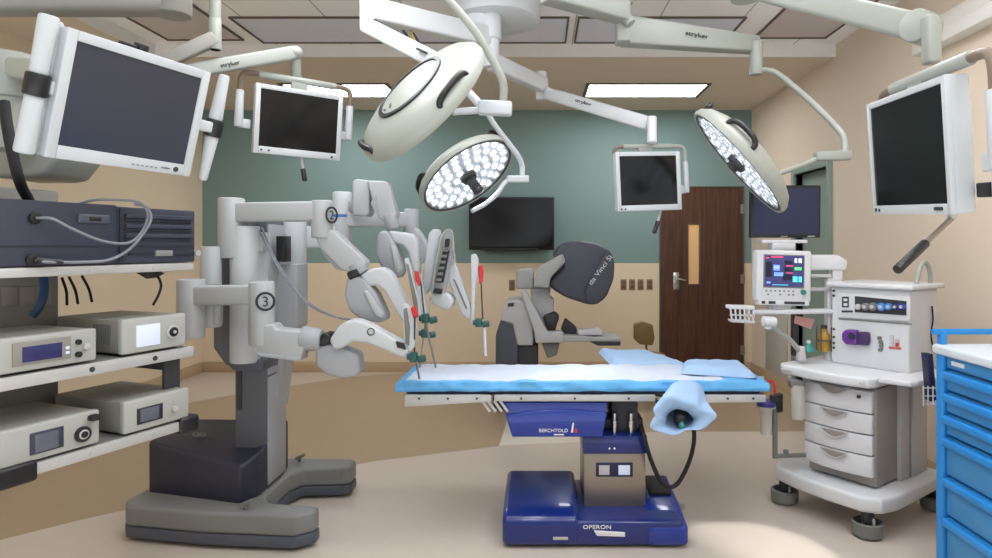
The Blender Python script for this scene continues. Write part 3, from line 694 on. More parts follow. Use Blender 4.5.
g = MB(); g.slab(conv(760, 300, 4.65, [(138, 372), (215, 378), (212, 418), (150, 412)]), 3.49, .06, .008); g.build('canister_bracket', 'bumper', t)
g = MB(); g.cyl(W(775, 399, 3.5), W(775, 458, 3.5), .014); g.cyl(W(775, 456, 3.5), W(806, 455, 3.56), .012); p = W(786, 454.5, 3.52); g.cyl(p, p+V((0, 0, .025)), .014); pole = g.build('suction_pole', 'bumper', t)
g = MB(); g.slab([(772, 396), (783, 394), (783, 412), (778, 413), (777, 402), (772, 402)], 3.47, .04, .003); g.build('clamp', 'black', pole)
t2 = thing('suction_canister', 'clear suction canister with purple lid and red tube at the right end of the table', 'canister', W(766, 432, 3.5))
g = MB(); g.lathe([(0, 0), (.028, 0), (.036, .14), (.05, .145), (.052, .155), (0, .158)], Matrix.Translation(W(766, 434, 3.5)), 28); g.build('canister_body', 'clear', t2)
g = MB(); g.lathe([(0, 0), (.05, 0), (.048, .02), (.03, .035), (0, .036)], Matrix.Translation(W(766, 406, 3.5)), 28); g.build('lid', mat('indigo_lid', (52, 48, 120), .4), t2)
g = MB(); g.tube([W(763, 400, 3.5), W(764, 389, 3.5), W(769, 381, 3.5), W(774, 384, 3.5), W(775, 399, 3.5)], .006, 8); g.build('suction_tube', 'red', t2)
g = MB(); g.tube([W(914, 300, 3.42), W(917, 280, 3.44), W(921, 265, 3.46), W(926, 263, 3.48), W(930, 275, 3.5), W(930, 310, 3.5), W(929, 335, 3.5)], .012, 12); g.build('breathing_hose', 'offwhite', t)
g = MB(); g.cyl(W(926, 312, 3.46), W(926, 318, 3.46), .012); g.build('hose_clip', 'black', t)
g = MB(); g.tube([W(932, 306, 3.46), W(933, 320, 3.46), W(931, 335, 3.46), W(934, 350, 3.46)], .004, 6); g.build('sensor_wire', 'black', t)
t2 = thing('wire_basket', 'small white wire basket with dark blue folders between the machine and the azure cart', 'basket', W(929, 405, 3.1))
g = MB()
for py in (388, 396, 404): g.tube([W(923, py, 3.12), W(924, py, 3.05), W(938, py, 3.05), W(940, py, 3.12)], .003, 6, False)
for px in (923.5, 928, 933, 938): g.tube([W(px, 386, 3.05), W(px, 406, 3.05), W(px, 406, 3.15)], .003, 6, False)
g.build('wires', 'machine', t2)
g = MB(); g.slab([(927, 354), (933, 354), (937, 400), (931, 402)], 3.09, .05, .003); tag(g.build('folder', 'navy'), 'dark blue folder standing in the wire basket beside the azure cart', 'folder')

# ------------------------------------------------------------ azure cart (right edge)
KX, KY0, KY1 = 1.722, 2.77, 2.02
t = thing('supply_cart', 'azure blue plastic supply cart with drawers and pale top, cut by the right frame edge', 'cart', (KX+.27, 2.4, 0))
g = MB(); g.bx(KX+.03, KX+.56, KY1, KY0-.01, .12, 1.0, .01); g.build('cabinet', 'cart_d', t)
for y in (KY0-.045, KY1): g = MB(); g.bx(KX-.012, KX+.06, y, y+.05, .1, 1.02, .018, 4); g.build('corner_post', 'cart', t)
zz = [1.005, .942, .849, .756, .66, .49, .32, .13]
for i, (z1, z0) in enumerate(zip(zz, zz[1:])):
    g = MB(); g.bx(KX+.004, KX+.04, KY1+.055, KY0-.05, z0+.006, z1-.004, .008); d = g.build('drawer', 'cart_d', t)
    if i:
        g = MB(); g.bx(KX-.02, KX+.012, KY1+.055, KY0-.05, z1-.042, z1-.006, .01, 3); g.build('pull_ledge', 'cart', d)
    else:
        g = MB(); g.bx(KX+.000, KX+.006, KY0-.17, KY0-.09, z0+.025, z0+.042); g.build('label_plate', 'cart_top', d)
g = MB(); g.bx(KX-.02, KX+.58, KY1-.02, KY0+.015, 1.0, 1.042, .012, 3); g.build('top_tray', 'cart_top', t)
g = MB(); g.bx(KX-.0, KX+.03, KY0-.02, KY0+.01, 1.0, 1.1, .006); g.bx(KX+.53, KX+.56, KY0-.02, KY0+.01, 1.0, 1.1, .006); g.bx(KX-.03, KX+.58, KY0-.012, KY0+.004, 1.083, 1.108, .006); g.build('guard_rail', 'cart', t)
for x, y in ((KX+.06, KY0-.07), (KX+.5, KY0-.07), (KX+.06, KY1+.07), (KX+.5, KY1+.07)):
    g = MB(); g.cyl((x-.015, y, .05), (x+.015, y, .05), .05); g.cyl((x, y, .06), (x, y, .13), .02); g.build('caster', 'dark', t)

# ------------------------------------------------------------ equipment rack (left)
RB, RE, RN = V((-1.612, 1.91, 0)), V((.3662, .9305, 0)), V((.9305, -.3662, 0))
RR = Matrix((RE, -RN, Z)).transposed()
def P(u, d, z): return RB+RE*u-RN*d+V((0, 0, z))
def ub(px): k = (px-CX)/F; return (k*RB.y-RB.x)/(RE.x-RE.y*k)
def pz(px, py, d=0.):
    k = (px-CX)/F; bx_, by_ = RB.x-RN.x*d, RB.y-RN.y*d
    u = (k*by_-bx_)/(RE.x-RE.y*k); Y = by_+RE.y*u
    return P(u, d, H-(py-CY)*Y/F)
def rbx(mb, u0, u1, d0, d1, z0, z1, bev=0., seg=2): return mb.box(P((u0+u1)/2, (d0+d1)/2, (z0+z1)/2), (abs(u1-u0), abs(d1-d0), z1-z0), RR, bev, seg)
t = thing('equipment_boom', 'white ceiling hung equipment column carrying three shelves at the left frame edge', 'equipment boom', P(.1, .5, 1.4))
g = MB(); rbx(g, .18, .45, .46, .70, .72, 1.68, .01); g.build('service_column', 'device_t', t)
for i, (z0, z1) in enumerate(((1.37, 1.40), (1.03, 1.07), (.75, .787))):
    g = MB(); rbx(g, -.12, .667, 0, .46, z0, z1, .004); sh = g.build('shelf', 'alu', t)
    g = MB(); rbx(g, -.11, .65, .012, .45, z1-.001, z1+.002); g.build('shelf_mat', 'bumper', sh)
    g = MB()
    for u in (.27, .50): c = P(u, .0, (z0+z1)/2); g.cyl(c, c+RN*.003, .009, n=14)
    g.build('screw', 'dark' if i == 1 else 'alu', sh)
for u0, u1 in ((-.12, .10), (.60, .685)):
    g = MB(); rbx(g, u0, u1, -.012, .08, .735, .80, .012, 3); g.build('shelf_corner', 'black', t)
g = MB(); rbx(g, .585, .655, .06, .075, .787, 1.03, .004); rbx(g, .60, .64, .075, .43, .98, 1.03, .004); g.build('rear_bracket', 'dark', t)
g = MB(); rbx(g, .3, .42, .43, .47, 1.04, 1.07); rbx(g, .3, .42, .43, .47, 1.36, 1.39); rbx(g, .3, .42, .43, .47, .75, .78); g.build('shelf_bracket', 'dark', t)
# hanging head above the top shelf: rounded housings
c0 = W(10, 77, 2.35)
g = MB(); g.cyl(W(8, 100, 2.35), W(8, 55, 2.35), .10, bev=.012); g.cyl(W(8, 150, 2.35), W(8, 98, 2.35), .085); g.beam(W(8, 68, 2.35), W(46, 72, 2.22), .09, .075, .02); g.build('head_joint', 'offwhite', t)
g = MB(); g.slab(conv(0, 120, 5.58, [(-60, 30), (40, 40), (250, 60), (322, 100), (330, 200), (240, 310), (170, 320), (-60, 320)]), 2.42, .25, .02); g.build('head_housing', 'armgrey', t)
g = MB()
for i in range(3):
    p = pz(10+i*17, 296, .459); g.box(p, (.05, .006, .07), RR, .004)
g.build('socket_row', 'machine_d', t)
g = MB(); g.beam(W(8, 72, 2.35), W(-120, 60, 2.35), .12, .12, .02); g.build('support_beam', 'offwhite', t)
tb = thing('ceiling_boom', 'thick pale ceiling arm with rounded end above the big left monitor', 'ceiling arm', W(60, 5, 2.5))
g = MB(); g.beam(W(-20, 2, 2.35), W(172, 4, 2.65), .13, .085, .03, 4); g.build('beam', 'device_t', tb)
g = MB(); c = W(172, 4, 2.65); g.cyl(c-V((0, 0, .05)), c+V((0, 0, .3)), .075, bev=.012); g.cyl(c+V((0, 0, .25)), V((c.x, c.y, ZT)), .06); g.build('drop_post', 'device_t', tb)
# unit on the top shelf
t = thing('camera_control_unit', 'wide dark slate control unit with louvres on the top left shelf', 'control unit', P(.34, .2, 1.402))
g = MB(); rbx(g, -.1, .36, 0, .42, 1.404, 1.61, .008); rbx(g, .36, .675, .004, .42, 1.404, 1.605, .006); g.build('casing', 'rackblue', t)
g = MB(); rbx(g, -.1, .66, -.002, .02, 1.462, 1.468); g.build('seam', 'rackblue_d', t)
for z in (1.49, 1.525, 1.56):
    g = MB(); rbx(g, .385, .655, -.002, .03, z-.006, z+.004, .002); g.build('louvre_gap', 'rackblue_d', t)
    g = MB(); rbx(g, .385, .655, -.008, .02, z+.005, z+.022, .004); g.build('louvre', 'rackblue', t)
g = MB(); rbx(g, .365, .378, -.003, .01, 1.41, 1.6, .002); g.build('edge_strip', 'rackblue_d', t)
g = MB(); rbx(g, .40, .64, -.003, .01, 1.434, 1.442); rbx(g, .57, .665, -.006, .01, 1.43, 1.448, .003); g.build('tray_slot', 'rackblue_d', t)
g = MB(); rbx(g, .50, .57, -.006, .01, 1.428, 1.45, .002); g.build('slot_plate', 'warmgrey', t)
g = MB(); a = pz(109, 221); a2 = pz(77, 217); c = (a+a2)/2; g.box(c+RN*.004, (abs((a-a2).length), .012, .03), RR, .012, 4); pn = g.build('button_panel', 'slate', t)
g = MB(); g.box(c+RN*.011, (.04, .006, .014), RR, .003); g.build('button', 'black', pn)
for px, py in ((34, 218), (31, 260)):
    c = pz(px, py); g = MB(); g.cyl(c, c+RN*.012, .018, bev=.003); g.build('port', 'black', t)
g = MB(); c = pz(197, 253); g.cyl(c-RN*.01, c+RN*.008, .012); g.build('round_button', 'offwhite', t)
a, b_ = pz(34, 218)+RN*.012, pz(33, 260)+RN*.012
g = MB(); g.tube([a, pz(42, 219)+RN*.05, pz(60, 229)+RN*.06, pz(90, 241)+RN*.06, pz(118, 243)+RN*.05, pz(132, 232)+RN*.05, pz(138, 215)+RN*.05, pz(132, 203)+RN*.04, pz(118, 200)+RN*.0, pz(98, 200)-RN*.02, pz(86, 205)-RN*.06], .0045, 8)
tag(g.build('camera_cable', 'cablegrey'), 'thin grey cable looping from the upper port over the dark control unit', 'cable')
g = MB(); g.tube([b_, pz(45, 262)+RN*.03, pz(75, 262)+RN*.03, pz(100, 260)+RN*.04, pz(118, 251)+RN*.045, pz(130, 237)+RN*.055, pz(139, 220)+RN*.06, pz(138, 208)+RN*.045, pz(130, 204)+RN*.02], .005, 8)
tag(g.build('light_cable', 'cablegrey'), 'grey cable with dark plug looping from the lower port of the dark control unit', 'cable')
g = MB(); g.cyl(pz(33, 260)+RN*.014, pz(56, 262)+RN*.032, .009); tag(g.build('cable_plug', 'black'), 'black plug in the lower left port of the dark control unit', 'plug')
def unit(name, label, u0, u1, z0, z1, dep=.32):
    t = thing(name, label, 'medical device', P((u0+u1)/2, dep/2, z0))
    g = MB(); rbx(g, u0+.002, u1-.002, .018, dep, z0+.008, z1-.002, .006); g.build('casing', 'device_t', t)
    g = MB(); rbx(g, u0, u1, 0, .03, z0+.006, z1, .008, 3); g.build('front_panel', 'device', t)
    for u in (u0+.03, u1-.03):
        for d in (.05, dep-.05): g = MB(); c = P(u, d, z0-.0005); g.cyl(c, c+V((0, 0, .01)), .012, n=14); g.build('foot', 'rubber', t)
    return t
def rel(t, name, m, f0, f1, g0, g1, th=.004, bev=.001, dd=0.):
    u0, u1, z0, z1 = t
    g = MB(); rbx(g, u0+(u1-u0)*f0, u0+(u1-u0)*f1, -th-dd, .002, z0+(z1-z0)*g0, z0+(z1-z0)*g1, bev); return g, name, m
def face(root, dims, name, m, f0, f1, g0, g1, th=.004, par=None, dd=0.):
    g, n, m_ = rel(dims, name, m, f0, f1, g0, g1, th, .001, dd); return g.build(n, m_, par or root)
def knob(root, dims, name, m, f, gz, r, h=.01, dd=0., par=None):
    u0, u1, z0, z1 = dims; c = P(u0+(u1-u0)*f, -dd, z0+(z1-z0)*gz); g = MB(); g.cyl(c, c+RN*h, r, bev=.001, n=20); return g.build(name, m, par or root)
d = (0.0, .287, 1.074, 1.188); t = unit('insufflator', 'grey device with wide indigo display, left one on the middle shelf', *d)
pn = face(t, d, 'display_frame', 'device_t', .11, .70, .22, .85); face(t, d, 'display', 'lcd', .2, .6, .3, .72, .006, pn); face(t, d, 'indicator', 'lcd_l', .64, .68, .5, .58, .006, pn); face(t, d, 'indicator', 'lcd_l', .64, .68, .36, .44, .006, pn)
for f, gz, r in ((.78, .66, .009), (.78, .3, .010)): knob(t, d, 'port', 'black', f, gz, r)
knob(t, d, 'dial', 'alu', .87, .5, .011)
d = (.375, .632, 1.074, 1.205); t = unit('camera_processor', 'grey device with pale lit screen and round socket, right one on the middle shelf', *d, .36)
face(t, d, 'lit_screen', 'lcd_l', .2, .56, .2, .8); k_ = knob(t, d, 'socket_ring', 'alu', .76, .5, .026, .008); knob(t, d, 'socket', 'black', .76, .5, .018, .006, .007, k_); knob(t, d, 'socket_pin', 'alu', .76, .5, .006, .006, .012, k_)
g = MB()
for k in range(9): c = P(.372, .06+k*.011, 1.15); g.box(c+RE*.003, (.003, .005, .07), RR)
g.build('side_vents', 'bumper', t)
d = (0.0, .297, .79, .91); t = unit('light_source', 'grey device with grey screen and black round socket, left one on the lowest shelf', *d, .34)
pn = face(t, d, 'display_frame', 'rackblue', .27, .60, .22, .78); face(t, d, 'display', 'lcd_grey', .31, .54, .26, .72, .006, pn)
k_ = knob(t, d, 'socket_ring', 'black', .80, .42, .026, .01); knob(t, d, 'socket', 'alu', .80, .42, .016, .004, .009, k_); knob(t, d, 'socket_core', 'black', .80, .42, .011, .004, .012, k_)
g = MB(); c = P(.27, -.01, .888); g.box(c, (.03, .03, .02), RR, .006); g.build('latch', 'black', t)
d = (.382, .645, .79, .912); t = unit('video_recorder', 'grey device with small dark display and single knob, right one on the lowest shelf', *d, .38)
pn = face(t, d, 'display_frame', 'rackblue_d', .18, .56, .25, .72); face(t, d, 'display', 'lcd_grey', .22, .5, .3, .68, .006, pn)
k_ = knob(t, d, 'knob', 'alu', .74, .45, .011, .014); knob(t, d, 'indicator', 'alu', .74, .7, .004, .004)
# cables of the rack
g = MB(); g.tube([W(4, 102, 2.2), W(8, 130, 2.18), W(14, 160, 2.18), W(21, 185, 2.2), W(30, 202, 2.3)], .017, 10)
tag(g.build('thick_cable', 'rubber'), 'thick black cable bundle hanging from the white head joint at the left edge', 'cable')
for i, (a, b_) in enumerate((((62, 278), (67, 305)), ((69, 277), (78, 304)), ((82, 276), (92, 302)))):
    g = MB(); p0, p1 = W(*a, 2.5), W(*b_, 2.55); g.tube([p0, (p0+p1)/2+V((0, .01, 0)), p1], .005, 8)
    tag(g.build('thin_cable', 'rubber'), ['left one', 'middle one', 'right one'][i]+' of three thin black cables hanging under the top left shelf', 'cable', 'cables under the top shelf')
g = MB(); g.tube([W(142, 272, 2.5), W(156, 275, 2.5), W(161, 285, 2.5), W(158, 296, 2.5), W(153, 305, 2.5)], .005, 8); tag(g.build('thin_cable', 'rubber'), 'short black cable curling down under the right end of the top left shelf', 'cable')
g = MB(); g.slab([(134, 272), (152, 271), (158, 274), (150, 278), (146, 279)], 2.48, .05, .004); tag(g.build('adapter', 'black'), 'small black adapter under the right end of the top left shelf', 'adapter')
g = MB(); g.tube([W(44, 278, 2.35), W(44, 292, 2.33), W(40, 306, 2.31), W(32, 316, 2.3)], .014, 10); tag(g.build('blue_cable', 'cableblue'), 'thick dark blue hose behind the devices of the middle left shelf', 'hose')

# ------------------------------------------------------------ surgical robot
t = thing('surgical_robot', 'grey surgical robot with four jointed arms reaching over the left end of the table', 'surgical robot', (-1.6, 3.5, 0))
rob = t
plan = [(-2.10, 3.24), (-2.05, 3.17), (-1.63, 3.09), (-1.17, 3.05), (-1.09, 3.11), (-1.09, 3.17), (-1.36, 3.21), (-1.42, 3.30), (-1.41, 3.6), (-1.37, 3.69), (-1.13, 3.71), (-1.10, 3.74), (-1.10, 3.84), (-1.14, 3.87), (-1.9, 3.9), (-2.05, 3.7)]
g = MB(); g.prism([V((x, y, .075)) for x, y in plan], (0, 0, .105), .02, 4); bs = g.build('base', 'warmgrey', t)
g = MB(); g.prism([V((x, y, .02)) for x, y in plan], (0, 0, .056), .008, 2); g.build('base_trim', 'slate', bs)
for x, y in ((-1.95, 3.3), (-1.2, 3.16), (-1.17, 3.77), (-1.9, 3.7)):
    g = MB(); g.cyl((x-.02, y, .03), (x+.02, y, .03), .03); g.cyl((x, y, .02), (x, y, .05), .03); g.build('caster', 'black', t)
for p in (W(239, 507, 3.09), W(294, 460, 3.75)):
    g = MB(); g.beam(p+V((0, .03, 0)), p+V((.05, .03, .02)), .03, .014, .004); g.cyl(p+V((.02, .03, -.02)), p+V((.02, .03, .012)), .01); g.build('brake_pedal', 'bumper', bs)
A0, B0, C0, D0 = V((-2.05, 3.345, .17)), V((-1.495, 3.19, .17)), V((-1.44, 3.30, .17)), V((-2.0, 3.75, .17))
E0 = V((-1.46, 3.72, .17))
g = MB(); t_ = [[A0, B0, C0, E0, D0], [V((A0.x, A0.y, .445)), V((B0.x, B0.y, .358)), V((C0.x, C0.y, .414)), V((E0.x, E0.y, .46)), V((-2.05, 3.72, .462))]]
tb_ = bmesh.new(); r0 = [tb_.verts.new(p) for p in t_[0]]; r1 = [tb_.verts.new(p) for p in t_[1]]
tb_.faces.new(r0[::-1]); tb_.faces.new(r1)
for k in range(5): tb_.faces.new((r0[k], r0[(k+1) % 5], r1[(k+1) % 5], r1[k]))
bmesh.ops.recalc_face_normals(tb_, faces=tb_.faces)
g._add(tb_, .018, 3); cv = g.build('base_cover', 'slate_d', t)
c = onz(199, 435.5, .435); nr = (V((B0.x, B0.y, .358))-V((A0.x, A0.y, .445))).cross(V((-2.05, 3.72, .462))-V((A0.x, A0.y, .445))).normalized()
pf, Mx = ring_at(c+nr*.004, nr, .028, .034, .003); g = MB(); g.lathe(pf, Mx, 32); g.cyl(c, c+nr*.006, .012, n=12); g.build('emblem', 'bumper', cv)
g = MB(); g.bx(-1.612, -1.44, 3.38, 3.62, .2, 1.6, .008); co = g.build('column', 'colgrey', t)
g = MB(); g.bx(-1.446, -1.434, 3.385, 3.615, .2, .77, .003); g.bx(-1.446, -1.434, 3.385, 3.615, .78, 1.58, .003); g.build('column_side', 'robot_d', co)
g = MB(); g.bx(-1.6, -1.575, 3.374, 3.384, .6, 1.58, .002); g.bx(-1.50, -1.47, 3.374, 3.384, .8, 1.58, .002); g.build('column_rail', 'dark', co)
def c5(p): return conv(170, 170, 2.5375, p)
def c6(p): return conv(300, 170, 2.535, p)
def c7(p): return conv(170, 190, 3.1, p)
def vcyl(g, x0, x1, y0, y1, Y, bev=.008):
    xm = (x0+x1)/2; r = (x1-x0)/2*Y/F
    a, b_ = W(xm, y0, Y), W(xm, y1, Y); g.cyl(V((a.x, Y, a.z)), V((b_.x, Y, b_.z)), r, bev=bev)
# carriages on the column
g = MB(); vcyl(g, 231, 259, 226, 362, 3.26); g.slab([(231, 238), (259, 238), (259, 358), (247, 364), (231, 356)], 3.27, .12, .012); ca = g.build('carriage', 'robot_l', t)
g = MB(); g.slab([(228, 358), (264, 360), (262, 372), (234, 371), (228, 366)], 3.24, .2, .008); g.build('carriage_foot', 'slate', ca)
g = MB(); g.slab([(213, 258), (236, 256), (236, 362), (226, 366), (213, 348)], 3.34, .2, .01); g.build('carriage_cover', 'colgrey', ca)
g = MB(); g.slab([(282, 264), (297, 264), (297, 327), (286, 336), (276, 412), (270, 412), (270, 264)], 3.5, .17, .008); g.build('carriage', 'robot_d', t)
g = MB(); g.slab([(258, 222), (264, 222), (264, 284), (258, 284)], 3.37, .03, .003); g.build('column_rail', 'slate', t)
g = MB(); g.slab([(276, 236), (284, 236), (284, 262), (276, 262)], 3.4, .1, .004); g.build('carriage_link', 'black', t)
def ring_mark(c, n, num, par, r=.034):
    n = V(n).normalized(); pf, Mx = ring_at(c, n, r*.76, r, .003); g = MB(); g.lathe(pf, Mx, 36); o = g.build('number_ring', 'textdark', par)
    if num: text('number', num, c+n*.002, n.cross(Z)*-1, Z, r*1.05, 'textdark', par, .001)
    return o
# arm with joint 1 (upper)
g = MB(); Y1 = 3.18
vcyl(g, 219, 244, 198, 258, Y1+.06)
vcyl(g, 311.5, 332.5, 200.5, 238, Y1)
g.beam(W(231, 212.5, Y1+.06), W(318, 211.5, Y1), .085, .098, .012)
g.slab([(240, 232), (262, 232), (262, 252), (240, 252)], Y1+.08, .08, .01)
a1 = g.build('robotic_arm', 'robot', t)
ring_mark(W(331.5, 215, Y1-.03), (.9, -.42, 0), '2', a1, .042)
g = MB(); g.slab(c6([(34, 160), (62, 150), (84, 152), (168, 232), (160, 258), (148, 266), (104, 254), (50, 200)]), Y1-.03, .09, .012); g.build('link', 'robot', a1)
g = MB(); g.slab(c6([(52, 188), (100, 240), (110, 256), (90, 252), (52, 208)]), Y1-.01, .06, .006); g.build('link_cover', 'robot_d', a1)
g = MB(); g.cyl(W(*c6([(140, 236)])[0], Y1+.0), W(*c6([(158, 262)])[0], Y1+.0), .045, .04, bev=.006); g.build('wrist_joint', 'robot_d', a1)
g = MB(); g.cyl(W(*c6([(124, 270)])[0], Y1-.03), W(*c6([(150, 258)])[0], Y1-.03), .022, bev=.004); g.build('joint_cap', 'black', a1)
g = MB(); g.slab(c6([(118, 276), (136, 264), (160, 276), (192, 312), (217, 368), (216, 382), (204, 388), (156, 382), (124, 356), (112, 320)]), Y1-.04, .11, .022, 0, 4); sh = g.build('arm_shell', 'robot_d', a1)
g = MB(); g.slab(c6([(158, 306), (172, 306), (212, 366), (206, 378), (190, 372)]), Y1-.055, .03, .008); g.build('shell_panel', 'robot', sh)
g = MB(); g.slab(c6([(150, 266), (180, 250), (206, 246), (226, 256), (240, 276), (276, 352), (276, 384), (266, 396), (254, 378), (212, 306), (196, 292), (172, 296)]), Y1-.03, .085, .016, 0, 4); g.build('forearm', 'robot_l', a1)
# arm 2 (top, behind)
Y2 = 3.45
g = MB(); g.slab(c6([(132, 28), (140, 22), (176, 26), (176, 112), (166, 118), (132, 114)]), Y2, .11, .014); g.beam(W(360, 205, Y2+.05), W(353, 206, Y2+.3), .05, .07, .01); a2 = g.build('robotic_arm', 'robot', t)
g = MB(); g.slab(c6([(168, 26), (214, 27), (224, 34), (246, 112), (240, 128), (222, 134), (204, 126), (186, 88)]), Y2-.03, .09, .012); g.build('link', 'robot', a2)
g = MB(); g.slab(c6([(192, 60), (204, 126), (190, 108), (178, 84)]), Y2-.035, .04, .004); g.build('link_cover', 'robot_d', a2)
g = MB(); g.cyl(W(*c6([(226, 112)])[0], Y2), W(*c6([(238, 150)])[0], Y2), .042, .036, bev=.006); g.build('wrist_joint', 'robot_d', a2)
g = MB(); g.slab(c6([(192, 168), (204, 154), (222, 154), (248, 200), (262, 250), (256, 272), (236, 276), (210, 258), (190, 216)]), Y2-.05, .11, .022, 0, 4); sh = g.build('arm_shell', 'robot_d', a2)
g = MB(); g.slab(c6([(228, 190), (238, 192), (258, 250), (250, 266), (238, 250)]), Y2-.06, .03, .008); g.build('shell_panel', 'robot', sh)
g = MB(); g.slab(c6([(222, 152), (262, 158), (286, 162), (298, 180), (302, 250), (298, 272), (286, 262), (272, 206), (258, 190), (236, 186)]), Y2-.04, .085, .016, 0, 4); g.build('forearm', 'robot_l', a2)
# arm 3 (lower, with number)
Y3 = 3.05
g = MB(); vcyl(g, 178, 204, 279, 338, Y3+.07); vcyl(g, 249.5, 274, 281.5, 345, Y3)
g.beam(W(190, 295.5, Y3+.07), W(262, 294.5, Y3), .085, .094, .012)
vcyl(g, 201, 221, 246.5, 327, Y3+.14); g.slab([(196, 304), (216, 302), (216, 326), (200, 328)], Y3+.1, .08, .01)
a3 = g.build('robotic_arm', 'robot', t)
ring_mark(W(265.5, 301.5, Y3-.057), (.12, -1, 0), '3', a3, .045)
g = MB(); g.slab(c5([(202, 392), (262, 392), (268, 404), (342, 410), (346, 430), (330, 480), (318, 484), (226, 472), (204, 452)]), Y3-.05, .1, .018, 0, 4); lk = g.build('link', 'robot', a3)
g = MB(); g.slab(c5([(204, 448), (226, 466), (332, 476), (330, 484), (318, 486), (226, 474)]), Y3-.055, .1, .006); g.build('link_cover', 'robot_d', lk)
g = MB(); g.cyl(W(302, 338, Y3), W(322, 340, Y3), .062, .05, bev=.012); g.build('wrist_joint', 'robot_d', a3)
g = MB(); g.slab(c6([(40, 428), (62, 412), (78, 420), (76, 440), (58, 448), (40, 446)]), Y3-.03, .1, .01); g.build('joint_cap', 'black', a3)
g = MB(); g.slab(c6([(36, 452), (60, 440), (96, 446), (146, 468), (152, 514), (138, 526), (108, 531), (64, 520), (38, 498)]), Y3-.02, .11, .022, 0, 4); g.build('arm_shell', 'robot_d', a3)
g = MB(); g.slab(c6([(72, 432), (92, 402), (112, 384), (140, 378), (168, 388), (266, 442), (276, 462), (266, 478), (250, 474), (168, 440), (132, 436), (108, 452), (84, 458)]), Y3-.06, .09, .018, 0, 4); fa = g.build('forearm', 'robot_l', a3)
ring_mark(W(*c6([(180, 410)])[0], Y3-.0615), (0, -1, 0), None, fa, .018)
g = MB(); g.slab(c6([(242, 434), (262, 440), (268, 456), (246, 450)]), Y3-.068, .02, .002); g.build('forearm_sensor', 'black', fa)
# arm 4 (behind) : long back beam, far cylinder, camera arm
Y4 = 3.75
g = MB(); vcyl(g, 282, 306, 216, 265, Y4-.1); g.slab([(300, 226), (322, 226), (322, 248), (300, 248)], Y4-.08, .08, .01)
vcyl(g, 333, 352, 192, 242, Y4); vcyl(g, 404, 419, 209, 234, Y4-.02)
g.beam(W(294, 236, Y4-.05), W(345, 232, Y4), .08, .08, .012)
g.beam(W(342, 219, Y4), W(412, 220, Y4-.02), .08, .09, .012)
a4 = g.build('robotic_arm', 'robot_l', t)
g = MB(); xm = W(342.5, 216, Y4); g.cyl(xm-V((0, 0, .008)), xm+V((0, 0, .008)), .0575); g.build('blue_band', mat('band_blue', (60, 120, 190), .4), a4)
g = MB(); g.slab(c6([(270, 148), (296, 146), (322, 186), (326, 206), (306, 240), (296, 236), (294, 190)]), Y4-.06, .09, .014); g.build('link', 'robot_l', a4)
g = MB(); g.slab(c6([(326, 318), (352, 308), (376, 312), (389, 330), (384, 350), (370, 356), (340, 344), (326, 334)]), Y4-.34, .12, .02, 0, 4); g.build('arm_shell', 'robot_l', a4)
g = MB(); g.slab(c6([(326, 160), (336, 150), (352, 150), (356, 162), (332, 300), (316, 318), (304, 310)]), Y4-.30, .06, .01, 0, 3); cm = g.build('camera_arm', 'robot_l', a4)
g = MB(); g.slab(c6([(352, 168), (372, 152), (384, 152), (388, 176), (390, 196), (366, 316), (340, 322), (330, 308)]), Y4-.34, .05, .008); g.build('camera_carriage', 'robot_d', cm)
g = MB(); g.slab(c6([(362, 204), (378, 204), (362, 286), (342, 286)]), Y4-.37, .04, .004)
g.slab(c6([(368, 174), (378, 174), (376, 194), (366, 196)]), Y4-.37, .04, .004); g.slab(c6([(340, 300), (360, 302), (358, 316), (336, 312)]), Y4-.37, .04, .003); g.build('camera_head', 'black', cm)
g = MB()
for k in range(6): q = c6([(344+k*3.4, 282-k*15), (358+k*3.4, 282-k*15), (359+k*3.4, 275-k*15), (346+k*3.4, 275-k*15)]); g.slab(q, Y4-.376, .01, .001)
g.build('camera_ribs', 'bumper', cm)
g = MB(); g.tube([W(*q, Y4-.36) for q in c6([(334, 302), (346, 240), (358, 176), (374, 152), (387, 164), (388, 200), (392, 226), (380, 250)])], .006, 8); g.build('camera_cord', 'offwhite', cm)
g = MB(); g.slab(c6([(372, 232), (390, 224), (436, 356), (434, 376), (424, 378), (410, 366), (366, 260)]), Y4-.3, .05, .01, 0, 3); g.build('forearm', 'robot_l', a4)
g = MB(); g.slab(c6([(388, 276), (394, 280), (424, 350), (420, 354)]), Y4-.305, .02, .001); g.build('forearm_slot', 'bumper', a4)
# instruments : carriage, red release, rod, green cannula clamp, tip
def instr(par, Y, plate, red, rods, clamp, tipcol='robot_l'):
    g = MB(); g.slab(c6(plate), Y, .035, .004); ins = g.build('instrument_carriage', 'robot_l', par)
    if red:
        g = MB(); g.slab(c6(red), Y-.012, .03, .004); g.build('release_lever', 'red', ins)
    for (p0, p1, y0, y1, r, m_) in rods:
        g = MB(); g.cyl(W(*c6([p0])[0], y0), W(*c6([p1])[0], y1), r, n=14); g.build('instrument_rod', m_, ins)
    for x, y, yy in clamp:
        c = W(*c6([(x, y)])[0], yy); g = MB(); g.box(c, (.035, .04, .045), None, .006); g.cyl(c+V((.02, 0, -.012)), c+V((.055, 0, -.004)), .017, n=16, bev=.003); g.cyl(c+V((-.03, 0, .0)), c+V((0, 0, 0)), .014, n=14); g.build('cannula_clamp', 'green', ins)
    return ins
i1 = instr(a1, 3.12, [(264, 226), (272, 222), (290, 280), (310, 372), (304, 392), (294, 350), (276, 290)], [(290, 256), (298, 258), (306, 286), (300, 296), (292, 280)],
      [((306, 284), (316, 378), 3.1, 3.14, .004, 'dark'), ((318, 384), (344, 500), 3.12, 3.5, .006, 'steel')], [(318, 376, 3.12)])
